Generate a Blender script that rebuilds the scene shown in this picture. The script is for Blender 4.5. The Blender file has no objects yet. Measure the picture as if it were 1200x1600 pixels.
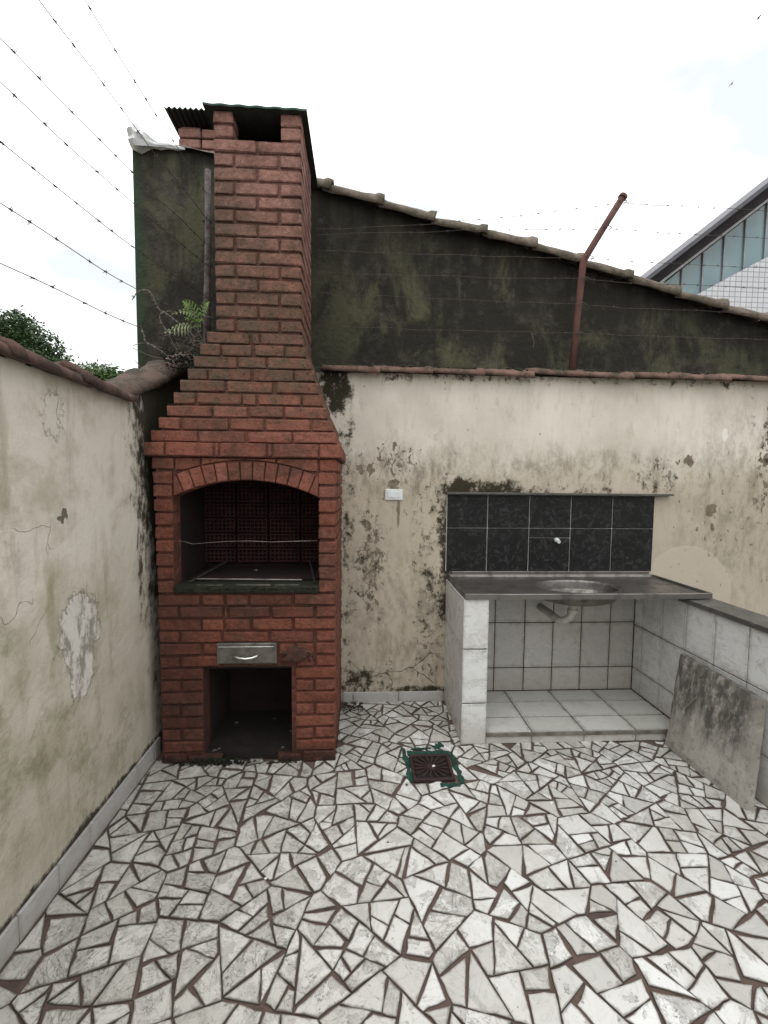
import bpy, math, random
import numpy as np
from mathutils import Vector, Matrix, noise
RAD = math.radians
sc = bpy.context.scene
COL = sc.collection
rng = random.Random(7)

# ------------------------------------------------------------------ camera, sky, sun, exposure
CAM_H, YAW, PITCH, ROLL, FPX = 1.4968, 0.0514, 0.0653, 0.0098, 694.37
cam_d = bpy.data.cameras.new('camera'); cam = bpy.data.objects.new('camera', cam_d); COL.objects.link(cam)
cam_d.sensor_fit = 'VERTICAL'; cam_d.sensor_height = 24; cam_d.lens = FPX / 1600 * 24
cam_d.clip_start = 0.02; cam_d.clip_end = 2000
fw = Vector((math.sin(YAW)*math.cos(PITCH), math.cos(YAW)*math.cos(PITCH), -math.sin(PITCH)))
r0 = Vector((math.cos(YAW), -math.sin(YAW), 0)); u0 = r0.cross(fw)
rt = r0*math.cos(ROLL) + u0*math.sin(ROLL); up = -r0*math.sin(ROLL) + u0*math.cos(ROLL)
cam.matrix_world = Matrix(((rt.x, up.x, -fw.x, 0), (rt.y, up.y, -fw.y, 0), (rt.z, up.z, -fw.z, CAM_H), (0, 0, 0, 1)))
sc.camera = cam

SUN_EL, SUN_AZ = 62, 205     # degrees; azimuth from +Y clockwise: the light comes from behind the camera, a little left
world = bpy.data.worlds.new('World'); sc.world = world; world.use_nodes = True
wn, wl = world.node_tree.nodes, world.node_tree.links
wn.clear()
w_out = wn.new('ShaderNodeOutputWorld'); w_bg = wn.new('ShaderNodeBackground'); w_bg.inputs[1].default_value = 0.12
w_sky = wn.new('ShaderNodeTexSky'); w_sky.sky_type = 'NISHITA'; w_sky.sun_disc = False
w_sky.sun_elevation = RAD(SUN_EL); w_sky.sun_rotation = RAD(SUN_AZ)
w_geo = wn.new('ShaderNodeTexCoord'); w_sep = wn.new('ShaderNodeSeparateXYZ'); wl.new(w_geo.outputs['Generated'], w_sep.inputs[0])
w_noi = wn.new('ShaderNodeTexNoise'); w_noi.inputs['Scale'].default_value = 2.2; w_noi.inputs['Detail'].default_value = 4
w_map = wn.new('ShaderNodeMapping'); w_map.inputs['Scale'].default_value = (1, 1, 2.2); w_map.inputs['Location'].default_value = (1.3, .7, .4)
wl.new(w_geo.outputs['Generated'], w_map.inputs[0]); wl.new(w_map.outputs[0], w_noi.inputs['Vector'])
w_rmp = wn.new('ShaderNodeValToRGB'); e = w_rmp.color_ramp.elements
e[0].position = .36; e[0].color = (1, 1, 1, 1); e[1].position = .52; e[1].color = (0, 0, 0, 1)
wl.new(w_noi.outputs['Fac'], w_rmp.inputs[0])
w_el = wn.new('ShaderNodeMapRange'); w_el.inputs[1].default_value = -.05; w_el.inputs[2].default_value = 1.0
w_el.inputs[3].default_value = 8.4; w_el.inputs[4].default_value = 21.0     # an overcast sky is brighter overhead
wl.new(w_sep.outputs[2], w_el.inputs[0])
w_mul = wn.new('ShaderNodeVectorMath'); w_mul.operation = 'SCALE'
w_mul.inputs[0].default_value = (1, 1, 1); wl.new(w_el.outputs[0], w_mul.inputs['Scale'])
w_thin = wn.new('ShaderNodeMixRGB'); wl.new(w_rmp.outputs[0], w_thin.inputs[0]); wl.new(w_mul.outputs[0], w_thin.inputs[1]); w_thin.inputs[2].default_value = (7.6, 8.0, 8.1, 1)   # thinner, bluer cloud
w_mix = wn.new('ShaderNodeMixRGB'); w_mix.inputs[0].default_value = .93
wl.new(w_sky.outputs[0], w_mix.inputs[1]); wl.new(w_thin.outputs[0], w_mix.inputs[2])
wl.new(w_mix.outputs[0], w_bg.inputs[0]); wl.new(w_bg.outputs[0], w_out.inputs[0])

sun_d = bpy.data.lights.new('sun', 'SUN'); sun_d.energy = 0.6; sun_d.angle = RAD(35); sun_d.color = (1, .97, .92)
sun = bpy.data.objects.new('sun', sun_d); COL.objects.link(sun)
sdir = Vector((math.sin(RAD(SUN_AZ))*math.cos(RAD(SUN_EL)), math.cos(RAD(SUN_AZ))*math.cos(RAD(SUN_EL)), math.sin(RAD(SUN_EL))))
sun.rotation_euler = sdir.to_track_quat('Z', 'Y').to_euler()
sc.view_settings.view_transform = 'Standard'; sc.view_settings.look = 'None'
sc.view_settings.exposure = 0.12; sc.view_settings.gamma = 1; sc.view_settings.use_curve_mapping = False

# ------------------------------------------------------------------ material helper
class T:
    def __init__(s, name):
        s.m = bpy.data.materials.new(name); s.m.use_nodes = True; s.n = s.m.node_tree.nodes; s.l = s.m.node_tree.links; s.n.clear()
        s.o = s.n.new('ShaderNodeOutputMaterial'); s.b = s.n.new('ShaderNodeBsdfPrincipled'); s.l.new(s.b.outputs[0], s.o.inputs[0])
        g = s.n.new('ShaderNodeNewGeometry'); s.pos = g.outputs['Position']; s.nor = g.outputs['Normal']
        s._sep = None
    def put(s, sock, v):
        if isinstance(v, bpy.types.NodeSocket): s.l.new(v, sock)
        elif isinstance(v, (tuple, list)) and len(v) == 3 and sock.type == 'RGBA': sock.default_value = (*v, 1)
        else: sock.default_value = v
    def xyz(s, i):
        if not s._sep:
            s._sep = s.n.new('ShaderNodeSeparateXYZ'); s.l.new(s.pos, s._sep.inputs[0])
        return s._sep.outputs[i]
    def rnd(s): return s.n.new('ShaderNodeObjectInfo').outputs['Random']
    def attr(s, name):
        a = s.n.new('ShaderNodeAttribute'); a.attribute_name = name; return a.outputs['Fac']
    def map(s, scale=(1, 1, 1), loc=(0, 0, 0), vec=None, rot=(0, 0, 0)):
        n = s.n.new('ShaderNodeMapping'); s.put(n.inputs[0], vec or s.pos)
        n.inputs['Scale'].default_value = scale; n.inputs['Location'].default_value = loc; n.inputs['Rotation'].default_value = rot; return n.outputs[0]
    def noise(s, scale, detail=4, rough=.55, dist=0, vec=None, col=False):
        n = s.n.new('ShaderNodeTexNoise'); s.put(n.inputs['Vector'], vec or s.pos); n.inputs['Scale'].default_value = scale
        n.inputs['Detail'].default_value = detail; n.inputs['Roughness'].default_value = rough; n.inputs['Distortion'].default_value = dist
        return n.outputs['Color' if col else 'Fac']
    def vor(s, scale, vec=None, feat='F1', out='Distance', rnd=1):
        n = s.n.new('ShaderNodeTexVoronoi'); n.feature = feat; s.put(n.inputs['Vector'], vec or s.pos); n.inputs['Scale'].default_value = scale
        n.inputs['Randomness'].default_value = rnd; return n.outputs[out]
    def ma(s, op, a, b=0, c=0, clamp=False):
        n = s.n.new('ShaderNodeMath'); n.operation = op; n.use_clamp = clamp
        s.put(n.inputs[0], a); s.put(n.inputs[1], b); s.put(n.inputs[2], c); return n.outputs[0]
    def vm(s, op, a, b=(0, 0, 0), sc_=None):
        n = s.n.new('ShaderNodeVectorMath'); n.operation = op; s.put(n.inputs[0], a); s.put(n.inputs[1], b)
        if sc_ is not None: s.put(n.inputs['Scale'], sc_)
        return n.outputs['Value' if op in ('LENGTH', 'DOT_PRODUCT') else 'Vector']
    def rg(s, v, a, b, c=0, d=1, smooth=True):
        n = s.n.new('ShaderNodeMapRange'); n.interpolation_type = 'SMOOTHSTEP' if smooth else 'LINEAR'
        for i, q in enumerate((v, a, b, c, d)): s.put(n.inputs[i], q)
        return n.outputs[0]
    def mix(s, f, a, b, mode='MIX'):
        n = s.n.new('ShaderNodeMixRGB'); n.blend_type = mode; s.put(n.inputs[0], f); s.put(n.inputs[1], a); s.put(n.inputs[2], b); return n.outputs[0]
    def ramp(s, f, stops):
        n = s.n.new('ShaderNodeValToRGB'); e = n.color_ramp.elements; s.put(n.inputs[0], f)
        while len(e) < len(stops): e.new(.5)
        for el, (p, c) in zip(e, stops): el.position = p; el.color = (*c, 1) if not isinstance(c, (int, float)) else (c, c, c, 1)
        return n.outputs[0]
    def blob(s, c, r, soft=.35, wob=.25, wscale=6, vec=None):
        v = vec
        if v is None:
            key = ('w', wscale, wob)
            if not hasattr(s, 'wc'): s.wc = {}
            if key not in s.wc:
                nz = s.vm('SUBTRACT', s.noise(wscale, 4, .6, col=True), (.5, .5, .5))
                s.wc[key] = s.vm('ADD', s.pos, s.vm('SCALE', nz, sc_=wob))
            v = s.wc[key]
        d = s.vm('LENGTH', s.vm('DIVIDE', s.vm('SUBTRACT', v, c), r))
        return s.rg(d, 1+soft, 1-soft, 0, 1)
    def mx(s, *a):
        r = a[0]
        for b in a[1:]: r = s.ma('MAXIMUM', r, b)
        return r
    def border(s, lo=.84, hi=1.0):      # 1 towards the rim of a flat block's faces
        tc = s.n.new('ShaderNodeTexCoord').outputs['Generated']; v = s.vm('ABSOLUTE', s.vm('SUBTRACT', tc, (.5, .5, .5))); sp = s.n.new('ShaderNodeSeparateXYZ'); s.l.new(v, sp.inputs[0])
        a, b, c = sp.outputs; hi_ = s.ma('MAXIMUM', a, s.ma('MAXIMUM', b, c)); lo_ = s.ma('MINIMUM', a, s.ma('MINIMUM', b, c))
        return s.rg(s.ma('MULTIPLY', s.ma('SUBTRACT', s.ma('SUBTRACT', s.ma('ADD', a, s.ma('ADD', b, c)), hi_), lo_), 2.0), lo, hi)
    def bump(s, h, strength=.3, dist=.01, prev=None):
        n = s.n.new('ShaderNodeBump'); n.inputs['Strength'].default_value = strength; n.inputs['Distance'].default_value = dist
        s.put(n.inputs['Height'], h)
        if prev: s.l.new(prev, n.inputs['Normal'])
        return n.outputs[0]
    def out(s, color, rough=.85, normal=None, metal=0, spec=.3):
        s.put(s.b.inputs['Base Color'], color); s.put(s.b.inputs['Roughness'], rough); s.put(s.b.inputs['Metallic'], metal)
        s.put(s.b.inputs['Specular IOR Level'], spec)
        if normal: s.l.new(normal, s.b.inputs['Normal'])
        return s.m
BIG = 50.0

def m_plaster_rear():
    t = T('weathered_cream_plaster')
    big = t.noise(1.3, 5, .6); mid = t.noise(5, 6, .65); fine = t.noise(38, 5, .7)
    streak = t.noise(3.0, 6, .65, .3, vec=t.map((4.2, 1, .55)))
    z = t.xyz(2)
    # clean upper coat, yellower and dirtier below
    low = t.rg(t.ma('ADD', z, t.ma('MULTIPLY', t.ma('SUBTRACT', mid, .5), .5)), 1.78, 1.45)
    base = t.mix(low, (.67, .62, .54), (.475, .415, .33))
    base = t.mix(t.rg(big, .35, .68), base, t.mix(.55, base, (.40, .355, .285)))
    base = t.mix(t.ma('MULTIPLY', t.rg(streak, .50, .78), t.ma('ADD', .18, t.ma('MULTIPLY', low, .42))), base, (.27, .225, .155))
    base = t.mix(t.ma('MULTIPLY', t.rg(t.noise(9, 6, .7, vec=t.map((2.2, 1, .7), (3, 0, 1))), .52, .72), .35), base, (.30, .255, .17))
    gm = t.mx(t.blob((.3, 3, 1.55), (.5, BIG, .18), .8, .3), t.ma('MULTIPLY', t.blob((1.5, 3, 1.62), (1.0, BIG, .12), .8, .3), .8), t.ma('MULTIPLY', t.blob((.3, 3, .5), (.4, BIG, .5), .8, .4), .8), t.ma('MULTIPLY', t.blob((2.6, 3, 1.3), (.4, BIG, .7), .8, .4), .7))
    base = t.mix(t.ma('MULTIPLY', t.ma('MULTIPLY', gm, t.rg(t.noise(12, 7, .75, .3, vec=t.map((1.2, 1, .6))), .40, .66)), .78), base, (.175, .155, .115))
    # repaired smooth patch on the right
    patch = t.blob((2.27, 2.957, .72), (.33, BIG, .36), .02, .02, 3)
    base = t.mix(t.ma('MULTIPLY', patch, .85), base, (.47, .415, .335))
    # peeled paint: crisp flakes inside soft regions
    reg = t.mx(t.ma('MULTIPLY', t.blob((.22, 3, 1.66), (.15, BIG, .12), .5), .85), t.ma('MULTIPLY', t.blob((.07, 3, .95), (.09, BIG, .36), .5), 1.0),
               t.ma('MULTIPLY', t.blob((.32, 3, 1.5), (.5, BIG, .35), .5), .28),
               t.ma('MULTIPLY', t.blob((2.5, 3, 1.3), (.35, BIG, .55), .5), .30),
               t.ma('MULTIPLY', t.blob((2.85, 3, 1.6), (.13, BIG, .4), .5), .75),
               t.ma('MULTIPLY', t.blob((.46, 3, .2), (.10, BIG, .14), .5), .6), t.ma('MULTIPLY', t.blob((2.05, 3, 1.62), (.18, BIG, .10), .5), .45))
    fl = t.noise(26, 6, .66, .5, vec=t.map((1.15, 1, .7)))
    flake = t.rg(t.ma('ADD', fl, t.ma('MULTIPLY', reg, .19)), .675, .70)
    flake = t.mx(flake, t.blob((0.0, 3, 1.585), (.028, BIG, .03), .1, .10, 21), t.blob((.063, 3, 1.58), (.02, BIG, .035), .1, .10, 21),
                 t.blob((.205, 3, 1.48), (.04, BIG, .04), .1, .10, 21), t.blob((.245, 3, 1.29), (.01, BIG, .09), .2, .03, 14),
                 t.blob((2.25, 3, 1.665), (.035, BIG, .035), .1, .10, 21), t.blob((2.42, 3, 1.33), (.03, BIG, .04), .1, .10, 21),
                 t.blob((2.44, 3, 1.21), (.014, BIG, .03), .12, .04, 14))
    c = t.mix(flake, base, t.mix(t.rg(fine, .3, .7), (.13, .105, .075), (.24, .20, .15)))
    lite = t.blob((2.49, 3, 1.85), (.018, BIG, .045), .1, .05, 14)
    c = t.mix(lite, c, (.72, .69, .62))
    # black mould: above the splashback shelf, along the counter edge, in the chimney corner, at the base
    mn = t.noise(24, 6, .75)
    mould = t.mx(t.ma('MULTIPLY', t.blob((.80, 3, 1.455), (.33, BIG, .075), .55, .08), 1.15),
                 t.ma('MULTIPLY', t.blob((1.35, 3, 1.43), (.72, BIG, .05), .6, .06), .62),
                 t.ma('MULTIPLY', t.blob((2.0, 3, 1.55), (.17, BIG, .15), .6, .14), .55),
                 t.ma('MULTIPLY', t.blob((1.35, 3, 1.5), (.8, BIG, .16), .7, .14), .26),
                 t.ma('MULTIPLY', t.blob((.565, 3, 1.0), (.055, BIG, .55), .8, .07), 1.0),
                 t.ma('MULTIPLY', t.blob((.50, 3, .75), (.15, BIG, .9), .9, .1), .50), t.ma('MULTIPLY', t.blob((.25, 3, .15), (.4, BIG, .16), .9, .14), .42), t.ma('MULTIPLY', t.blob((.42, 3, 1.62), (.2, BIG, .13), .9, .2), .36),
                 t.ma('MULTIPLY', t.blob((-.17, 3, 2.14), (.10, BIG, .20), .8, .16), 1.3),
                 t.ma('MULTIPLY', t.blob((-.09, 3, 1.1), (.06, BIG, 1.2), .8, .08), .6),
                 t.ma('MULTIPLY', t.blob((.0, 3, .1), (.14, BIG, .13), .7, .12), .9),
                 t.ma('MULTIPLY', t.blob((.42, 3, .085), (.2, BIG, .028), .5, .04), 1.1),
                 t.ma('MULTIPLY', t.blob((.07, 3, .88), (.14, BIG, .45), .7, .2), .50),
                 t.ma('MULTIPLY', t.blob((2.9, 3, 1.8), (.2, BIG, .6), .7, .2), .5),
                 t.ma('MULTIPLY', t.rg(t.ma('ADD', z, t.ma('MULTIPLY', mid, .12)), 2.17, 2.28), .55))
    mn2 = t.ma('ADD', mn, t.ma('MULTIPLY', t.ma('SUBTRACT', t.noise(8, 5, .7, vec=t.map((1.5, 1, .8), (7, 0, 2))), .5), .9))
    mm = t.rg(t.ma('ADD', t.ma('MULTIPLY', mould, .62), t.ma('MULTIPLY', t.ma('SUBTRACT', mn2, .5), 1.7)), .22, .66)
    c = t.mix(t.ma('MULTIPLY', mm, t.rg(mould, .02, .3)), c, t.mix(mn, (.012, .011, .008), (.06, .052, .03)))
    # hairline cracks low down
    cr = t.rg(t.vor(3.1, vec=t.vm('ADD', t.map((1, 1, 1.8)), t.vm('SCALE', t.noise(4, 3, .5, col=True), sc_=.25)), feat='DISTANCE_TO_EDGE'), .012, .003)
    crm = t.ma('MULTIPLY', cr, t.mx(t.blob((.35, 3, .2), (.3, BIG, .12), .3), t.ma('MULTIPLY', t.blob((1.5, 3, 2.0), (.6, BIG, .2), .3), .0)))
    c = t.mix(crm, c, (.07, .055, .035))
    h = t.ma('SUBTRACT', t.ma('ADD', t.ma('MULTIPLY', mid, .6), t.ma('MULTIPLY', fine, .22)), t.ma('ADD', t.ma('MULTIPLY', flake, .35), t.ma('MULTIPLY', crm, .6)))
    h = t.ma('ADD', h, t.ma('MULTIPLY', patch, .15))
    return t.out(c, .93, t.bump(h, .55, .012), spec=.2)

def m_plaster_left():
    t = T('stained_cream_plaster')
    big = t.noise(1.6, 5, .6); mid = t.noise(4.5, 6, .68); fine = t.noise(42, 5, .7)
    z, y = t.xyz(2), t.xyz(1)
    streak = t.noise(3.2, 6, .65, .4, vec=t.map((1, 3.8, .6)))
    low = t.rg(t.ma('ADD', z, t.ma('MULTIPLY', t.ma('SUBTRACT', big, .5), 1.2)), 1.35, .5)
    base = t.mix(low, (.64, .59, .51), (.48, .435, .355))
    base = t.mix(t.ma('MULTIPLY', t.rg(mid, .42, .70), .6), base, (.33, .30, .21))
    base = t.mix(t.ma('MULTIPLY', t.rg(streak, .5, .75), .45), base, (.24, .215, .14))
    green = t.mx(t.blob((-1.1, 1.38, 1.05), (BIG, .12, .5), .7), t.blob((-1.1, 1.75, .55), (BIG, .16, .4), .7), t.blob((-1.1, 1.5, .55), (BIG, .3, .3), .8), t.blob((-1.1, 2.1, .3), (BIG, .2, .2), .8))
    base = t.mix(t.ma('MULTIPLY', green, t.rg(t.noise(7, 6, .7), .42, .66, 0, .65)), base, (.17, .16, .08))
    # thin diagonal trickle and patches of old dirt
    base = t.mix(t.ma('MULTIPLY', t.blob((-1.1, 1.62, 1.0), (BIG, .022, .2), .6, .12), .5), base, (.22, .20, .08))
    # peeled area showing white undercoat with a dark rim
    v = t.vm('ADD', t.pos, t.vm('SCALE', t.vm('SUBTRACT', t.noise(9, 6, .75, col=True), (.5, .5, .5)), sc_=.24))
    d = t.vm('LENGTH', t.vm('DIVIDE', t.vm('SUBTRACT', v, (-1.1, 1.775, .90)), (BIG, .125, .15)))
    d2 = t.vm('LENGTH', t.vm('DIVIDE', t.vm('SUBTRACT', v, (-1.1, 1.79, .76)), (BIG, .075, .12)))
    d = t.ma('MINIMUM', d, d2)
    peel = t.rg(d, 1.03, .98)
    v3 = t.vm('ADD', t.pos, t.vm('SCALE', t.vm('SUBTRACT', t.noise(13, 6, .75, col=True), (.5, .5, .5)), sc_=.26))
    d3 = t.vm('LENGTH', t.vm('DIVIDE', t.vm('SUBTRACT', v3, (-1.1, 1.66, 1.73)), (BIG, .045, .07)))
    peel2 = t.rg(d3, 1.04, .97)
    pcol = t.mix(t.ma('MULTIPLY', t.rg(t.noise(11, 6, .75, .4, vec=t.map((1, 1.6, .7))), .46, .60), .85), (.62, .59, .53), (.23, .21, .17))
    c = t.mix(peel, base, pcol); c = t.mix(t.ma('MULTIPLY', peel2, .7), c, (.60, .565, .50))
    rim = t.ma('MULTIPLY', t.rg(d, 1.16, 1.03), t.rg(d, .95, 1.0)); rim2 = t.ma('MULTIPLY', t.rg(d3, 1.2, 1.04), t.rg(d3, .9, 1.0))
    c = t.mix(t.ma('MULTIPLY', t.mx(rim, rim2), .28), c, (.16, .145, .10))
    chip = t.mx(t.blob((-1.1, 1.70, 1.365), (BIG, .022, .018), .12, .11, 20))
    c = t.mix(chip, c, (.14, .13, .10))
    cr = t.rg(t.vor(2.6, vec=t.vm('ADD', t.pos, t.vm('SCALE', t.noise(5, 3, .5, col=True), sc_=.3)), feat='DISTANCE_TO_EDGE'), .006, .001)
    crm = t.ma('MULTIPLY', cr, t.mx(t.ma('MULTIPLY', t.blob((-1.1, 1.72, 1.76), (BIG, .06, .08), .3), .7), t.ma('MULTIPLY', t.blob((-1.1, 1.55, 1.29), (BIG, .2, .05), .3), .6), t.ma('MULTIPLY', t.blob((-1.1, 1.5, 1.02), (BIG, .1, .08), .3), .8)))
    c = t.mix(t.ma('MULTIPLY', crm, .6), c, (.17, .15, .11))
    # black mould toward the barbecue corner, under the coping and along the skirting
    mn = t.noise(22, 6, .75, vec=t.map((1, 1.3, .6)))
    yy = t.ma('ADD', t.ma('ADD', y, t.ma('MULTIPLY', t.ma('SUBTRACT', z, 1.1), .13)), t.ma('MULTIPLY', t.ma('SUBTRACT', t.noise(3.5, 5, .6), .5), .22))
    mould = t.mx(t.ma('MULTIPLY', t.ma('MULTIPLY', t.rg(yy, 2.10, 2.42), t.rg(z, -.4, 1.7, .45, 1)), 1.0), t.ma('MULTIPLY', t.ma('MULTIPLY', t.rg(yy, 2.28, 2.5), 1), 1.5),
                 t.ma('MULTIPLY', t.ma('MULTIPLY', t.rg(t.ma('SUBTRACT', z, t.ma('MULTIPLY', mid, .05)), .125, .075), 1), 1.1),
                 t.ma('MULTIPLY', t.ma('MULTIPLY', t.rg(z, .4, .1), 1), .25), t.ma('MULTIPLY', t.blob((-1.1, 2.26, 1.25), (BIG, .03, .45), .6, .1), .8))
    mm = t.rg(t.ma('ADD', t.ma('MULTIPLY', mould, .62), t.ma('MULTIPLY', t.ma('SUBTRACT', t.ma('ADD', mn, t.ma('MULTIPLY', t.ma('SUBTRACT', mid, .5), .8)), .5), 1.6)), .24, .70)
    c = t.mix(t.ma('MULTIPLY', mm, t.rg(mould, .02, .3)), c, t.mix(mn, (.014, .014, .011), (.075, .07, .045)))
    h = t.ma('SUBTRACT', t.ma('ADD', t.ma('ADD', t.ma('MULTIPLY', mid, .8), t.ma('MULTIPLY', t.noise(16, 5, .7, .5), t.rg(z, 1.5, .6, .1, .55))), t.ma('MULTIPLY', fine, .2)), t.ma('ADD', t.ma('MULTIPLY', t.mx(peel, peel2, chip), .5), t.ma('MULTIPLY', crm, .6)))
    return t.out(c, .93, t.bump(h, .8, .014), spec=.2)

def m_dark_wall():
    t = T('mouldy_black_green_render'); z2 = t.ma('ADD', t.xyz(2), t.ma('MULTIPLY', t.xyz(0), .27))
    big = t.noise(1.1, 5, .6); mid = t.noise(4, 6, .7); fine = t.noise(45, 5, .7)
    streak = t.noise(2.4, 7, .72, .5, vec=t.map((1.5, 1, .75)))
    g = t.rg(t.ma('ADD', t.ma('MULTIPLY', big, .5), t.ma('MULTIPLY', streak, .6)), .49, .60)
    reg = t.mx(t.blob((.75, 3, 2.65), (.95, BIG, .42), .5, .5), t.ma('MULTIPLY', t.blob((2.1, 3, 2.45), (.8, BIG, .25), .6, .4), .7), t.ma('MULTIPLY', t.blob((-1.2, 3, 3.0), (.28, BIG, .8), .6), .55))
    c = t.mix(t.ma('MULTIPLY', g, t.ma('ADD', .25, t.ma('MULTIPLY', reg, .75))), (.027, .025, .020), (.092, .092, .055))
    c = t.mix(t.ma('MULTIPLY', t.rg(mid, .52, .7), .6), c, (.016, .015, .013))
    c = t.mix(t.ma('MULTIPLY', t.rg(t.noise(2.3, 4, .6, vec=t.map((1, 1, 1), (5, 2, 9))), .55, .7), t.ma('MULTIPLY', t.rg(fine, .3, .6), .3)), c, (.11, .10, .085))
    dr = t.noise(2.1, 6, .7, .1, vec=t.map((6, 1, .25), (2, 0, 0)))
    topm = t.rg(t.ma('ADD', z2, t.ma('MULTIPLY', dr, 1.1)), 3.55, 4.15)
    c = t.mix(t.ma('MULTIPLY', topm, .7), c, (.010, .009, .008))
    gp = t.rg(t.noise(7, 7, .75), .52, .66)
    c = t.mix(t.ma('MULTIPLY', gp, .35), c, (.095, .088, .07))
    edge = t.mx(t.blob((-1.51, 3, 3.0), (.055, BIG, .75), .7, .08))
    c = t.mix(t.ma('MULTIPLY', edge, .7), c, (.03, .062, .035))
    dots = t.rg(t.vor(55), .07, .04)
    c = t.mix(t.ma('MULTIPLY', dots, t.rg(t.noise(3, 3), .52, .62)), c, (.16, .16, .12))
    # faint block courses
    return t.out(c, .9, t.bump(t.ma('ADD', mid, t.ma('ADD', t.ma('MULTIPLY', fine, .3), t.ma('MULTIPLY', t.noise(15, 5, .7), .6))), .9, .02), spec=.15)

def m_brick(name, soot=False, dim=False):
    t = T(name)
    r = t.rnd(); z = t.xyz(2); x = t.xyz(0)
    fine = t.noise(60, 5, .7); mid = t.noise(9, 5, .65)
    c = t.mix(r, (.150, .048, .031), (.225, .078, .050))  # dark tone of the lower body: shade put into the brick colour, besides soot
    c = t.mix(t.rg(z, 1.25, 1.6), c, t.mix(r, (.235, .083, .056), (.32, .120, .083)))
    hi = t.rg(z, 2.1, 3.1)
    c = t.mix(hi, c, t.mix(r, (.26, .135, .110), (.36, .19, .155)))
    c = t.mix(t.ma('MULTIPLY', t.rg(t.noise(5, 4, .6, vec=t.map(loc=(4, 4, 4))), .48, .66), .6), c, (.075, .045, .032))
    c = t.mix(t.ma('MULTIPLY', t.rg(mid, .45, .72), .5), c, (.10, .038, .028))
    gr = t.noise(34, 6, .78)
    c = t.mix(t.ma('MULTIPLY', t.rg(gr, .49, .62), .55), c, t.mix(hi, (.060, .026, .020), (.15, .075, .060)))
    c = t.mix(t.ma('MULTIPLY', t.rg(gr, .46, .36), .5), c, t.mix(hi, (.21, .10, .078), (.40, .25, .21)))
    c = t.mix(t.ma('MULTIPLY', t.rg(t.ma('FRACT', t.ma('MULTIPLY', r, 5.3)), .55, 1.0), .45), c, t.mix(hi, (.085, .04, .032), (.20, .12, .10)))
    # green brown algae on the hood and lower stack
    al = t.ma('MULTIPLY', t.rg(t.ma('ADD', z, t.ma('MULTIPLY', t.ma('SUBTRACT', mid, .5), .5)), 1.66, 2.05), t.rg(t.ma('ADD', z, t.ma('MULTIPLY', x, .9)), 2.75, 1.9))
    an = t.noise(16, 6, .75)
    c = t.mix(t.ma('MULTIPLY', al, t.rg(an, .32, .62, .30, .95)), c, (.098, .070, .048))
    c = t.mix(t.ma('MULTIPLY', t.rg(t.noise(42, 4, .75), .54, .64), t.ma('ADD', .22, t.ma('MULTIPLY', al, .55))), c, (.045, .036, .024))
    # soot round the low opening and at the foot
    so = t.mx(t.ma('MULTIPLY', t.rg(t.ma('ADD', z, t.ma('MULTIPLY', mid, .1)), .19, .05), 1.0), t.ma('MULTIPLY', t.blob((-.58, 2.3, .53), (.33, BIG, .05), .6, .06), .45),
              t.ma('MULTIPLY', t.blob((-.95, 2.3, .3), (.16, BIG, .5), .7, .2), .6), t.ma('MULTIPLY', t.blob((-.58, 2.3, .86), (.34, BIG, .07), .6, .1), .5))
    c = t.mix(t.ma('MULTIPLY', so, t.rg(an, .25, .6, .4, 1)), c, (.022, .015, .012))
    white = t.ma('MULTIPLY', t.rg(t.vor(40), .10, .05), t.rg(t.noise(4, 3, .6), .56, .66))
    c = t.mix(t.ma('MULTIPLY', white, .5), c, (.42, .36, .30))
    if dim: c = t.mix(.45, c, (.040, .019, .014))
    else: c = t.mix(t.ma('MULTIPLY', t.ma('MULTIPLY', t.border(.72), t.rg(an, .42, .6)), .45), c, (.07, .034, .026))
    if soot: c = t.mix(.8, c, (.012, .010, .009))
    return t.out(c, .88, t.bump(t.ma('ADD', t.ma('MULTIPLY', fine, .6), t.ma('ADD', mid, t.ma('MULTIPLY', an, .9))), .95, .014), spec=.25)

def simple(name, c1, c2, scale=8, rough=.8, bump=.2, dist=.004, metal=0, spec=.3, fine=60, c3=None, stretch=(1, 1, 1)):
    t = T(name); n = t.noise(scale, 6, .65, vec=t.map(stretch)); f = t.noise(fine, 4, .7)
    c = t.mix(t.rg(n, .35, .68), c1, c2)
    if c3: c = t.mix(t.rg(t.noise(scale*2.3, 6, .7), .55, .7), c, c3)
    return t.out(c, rough, t.bump(t.ma('ADD', n, t.ma('MULTIPLY', f, .4)), bump, dist), metal, spec)

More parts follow.
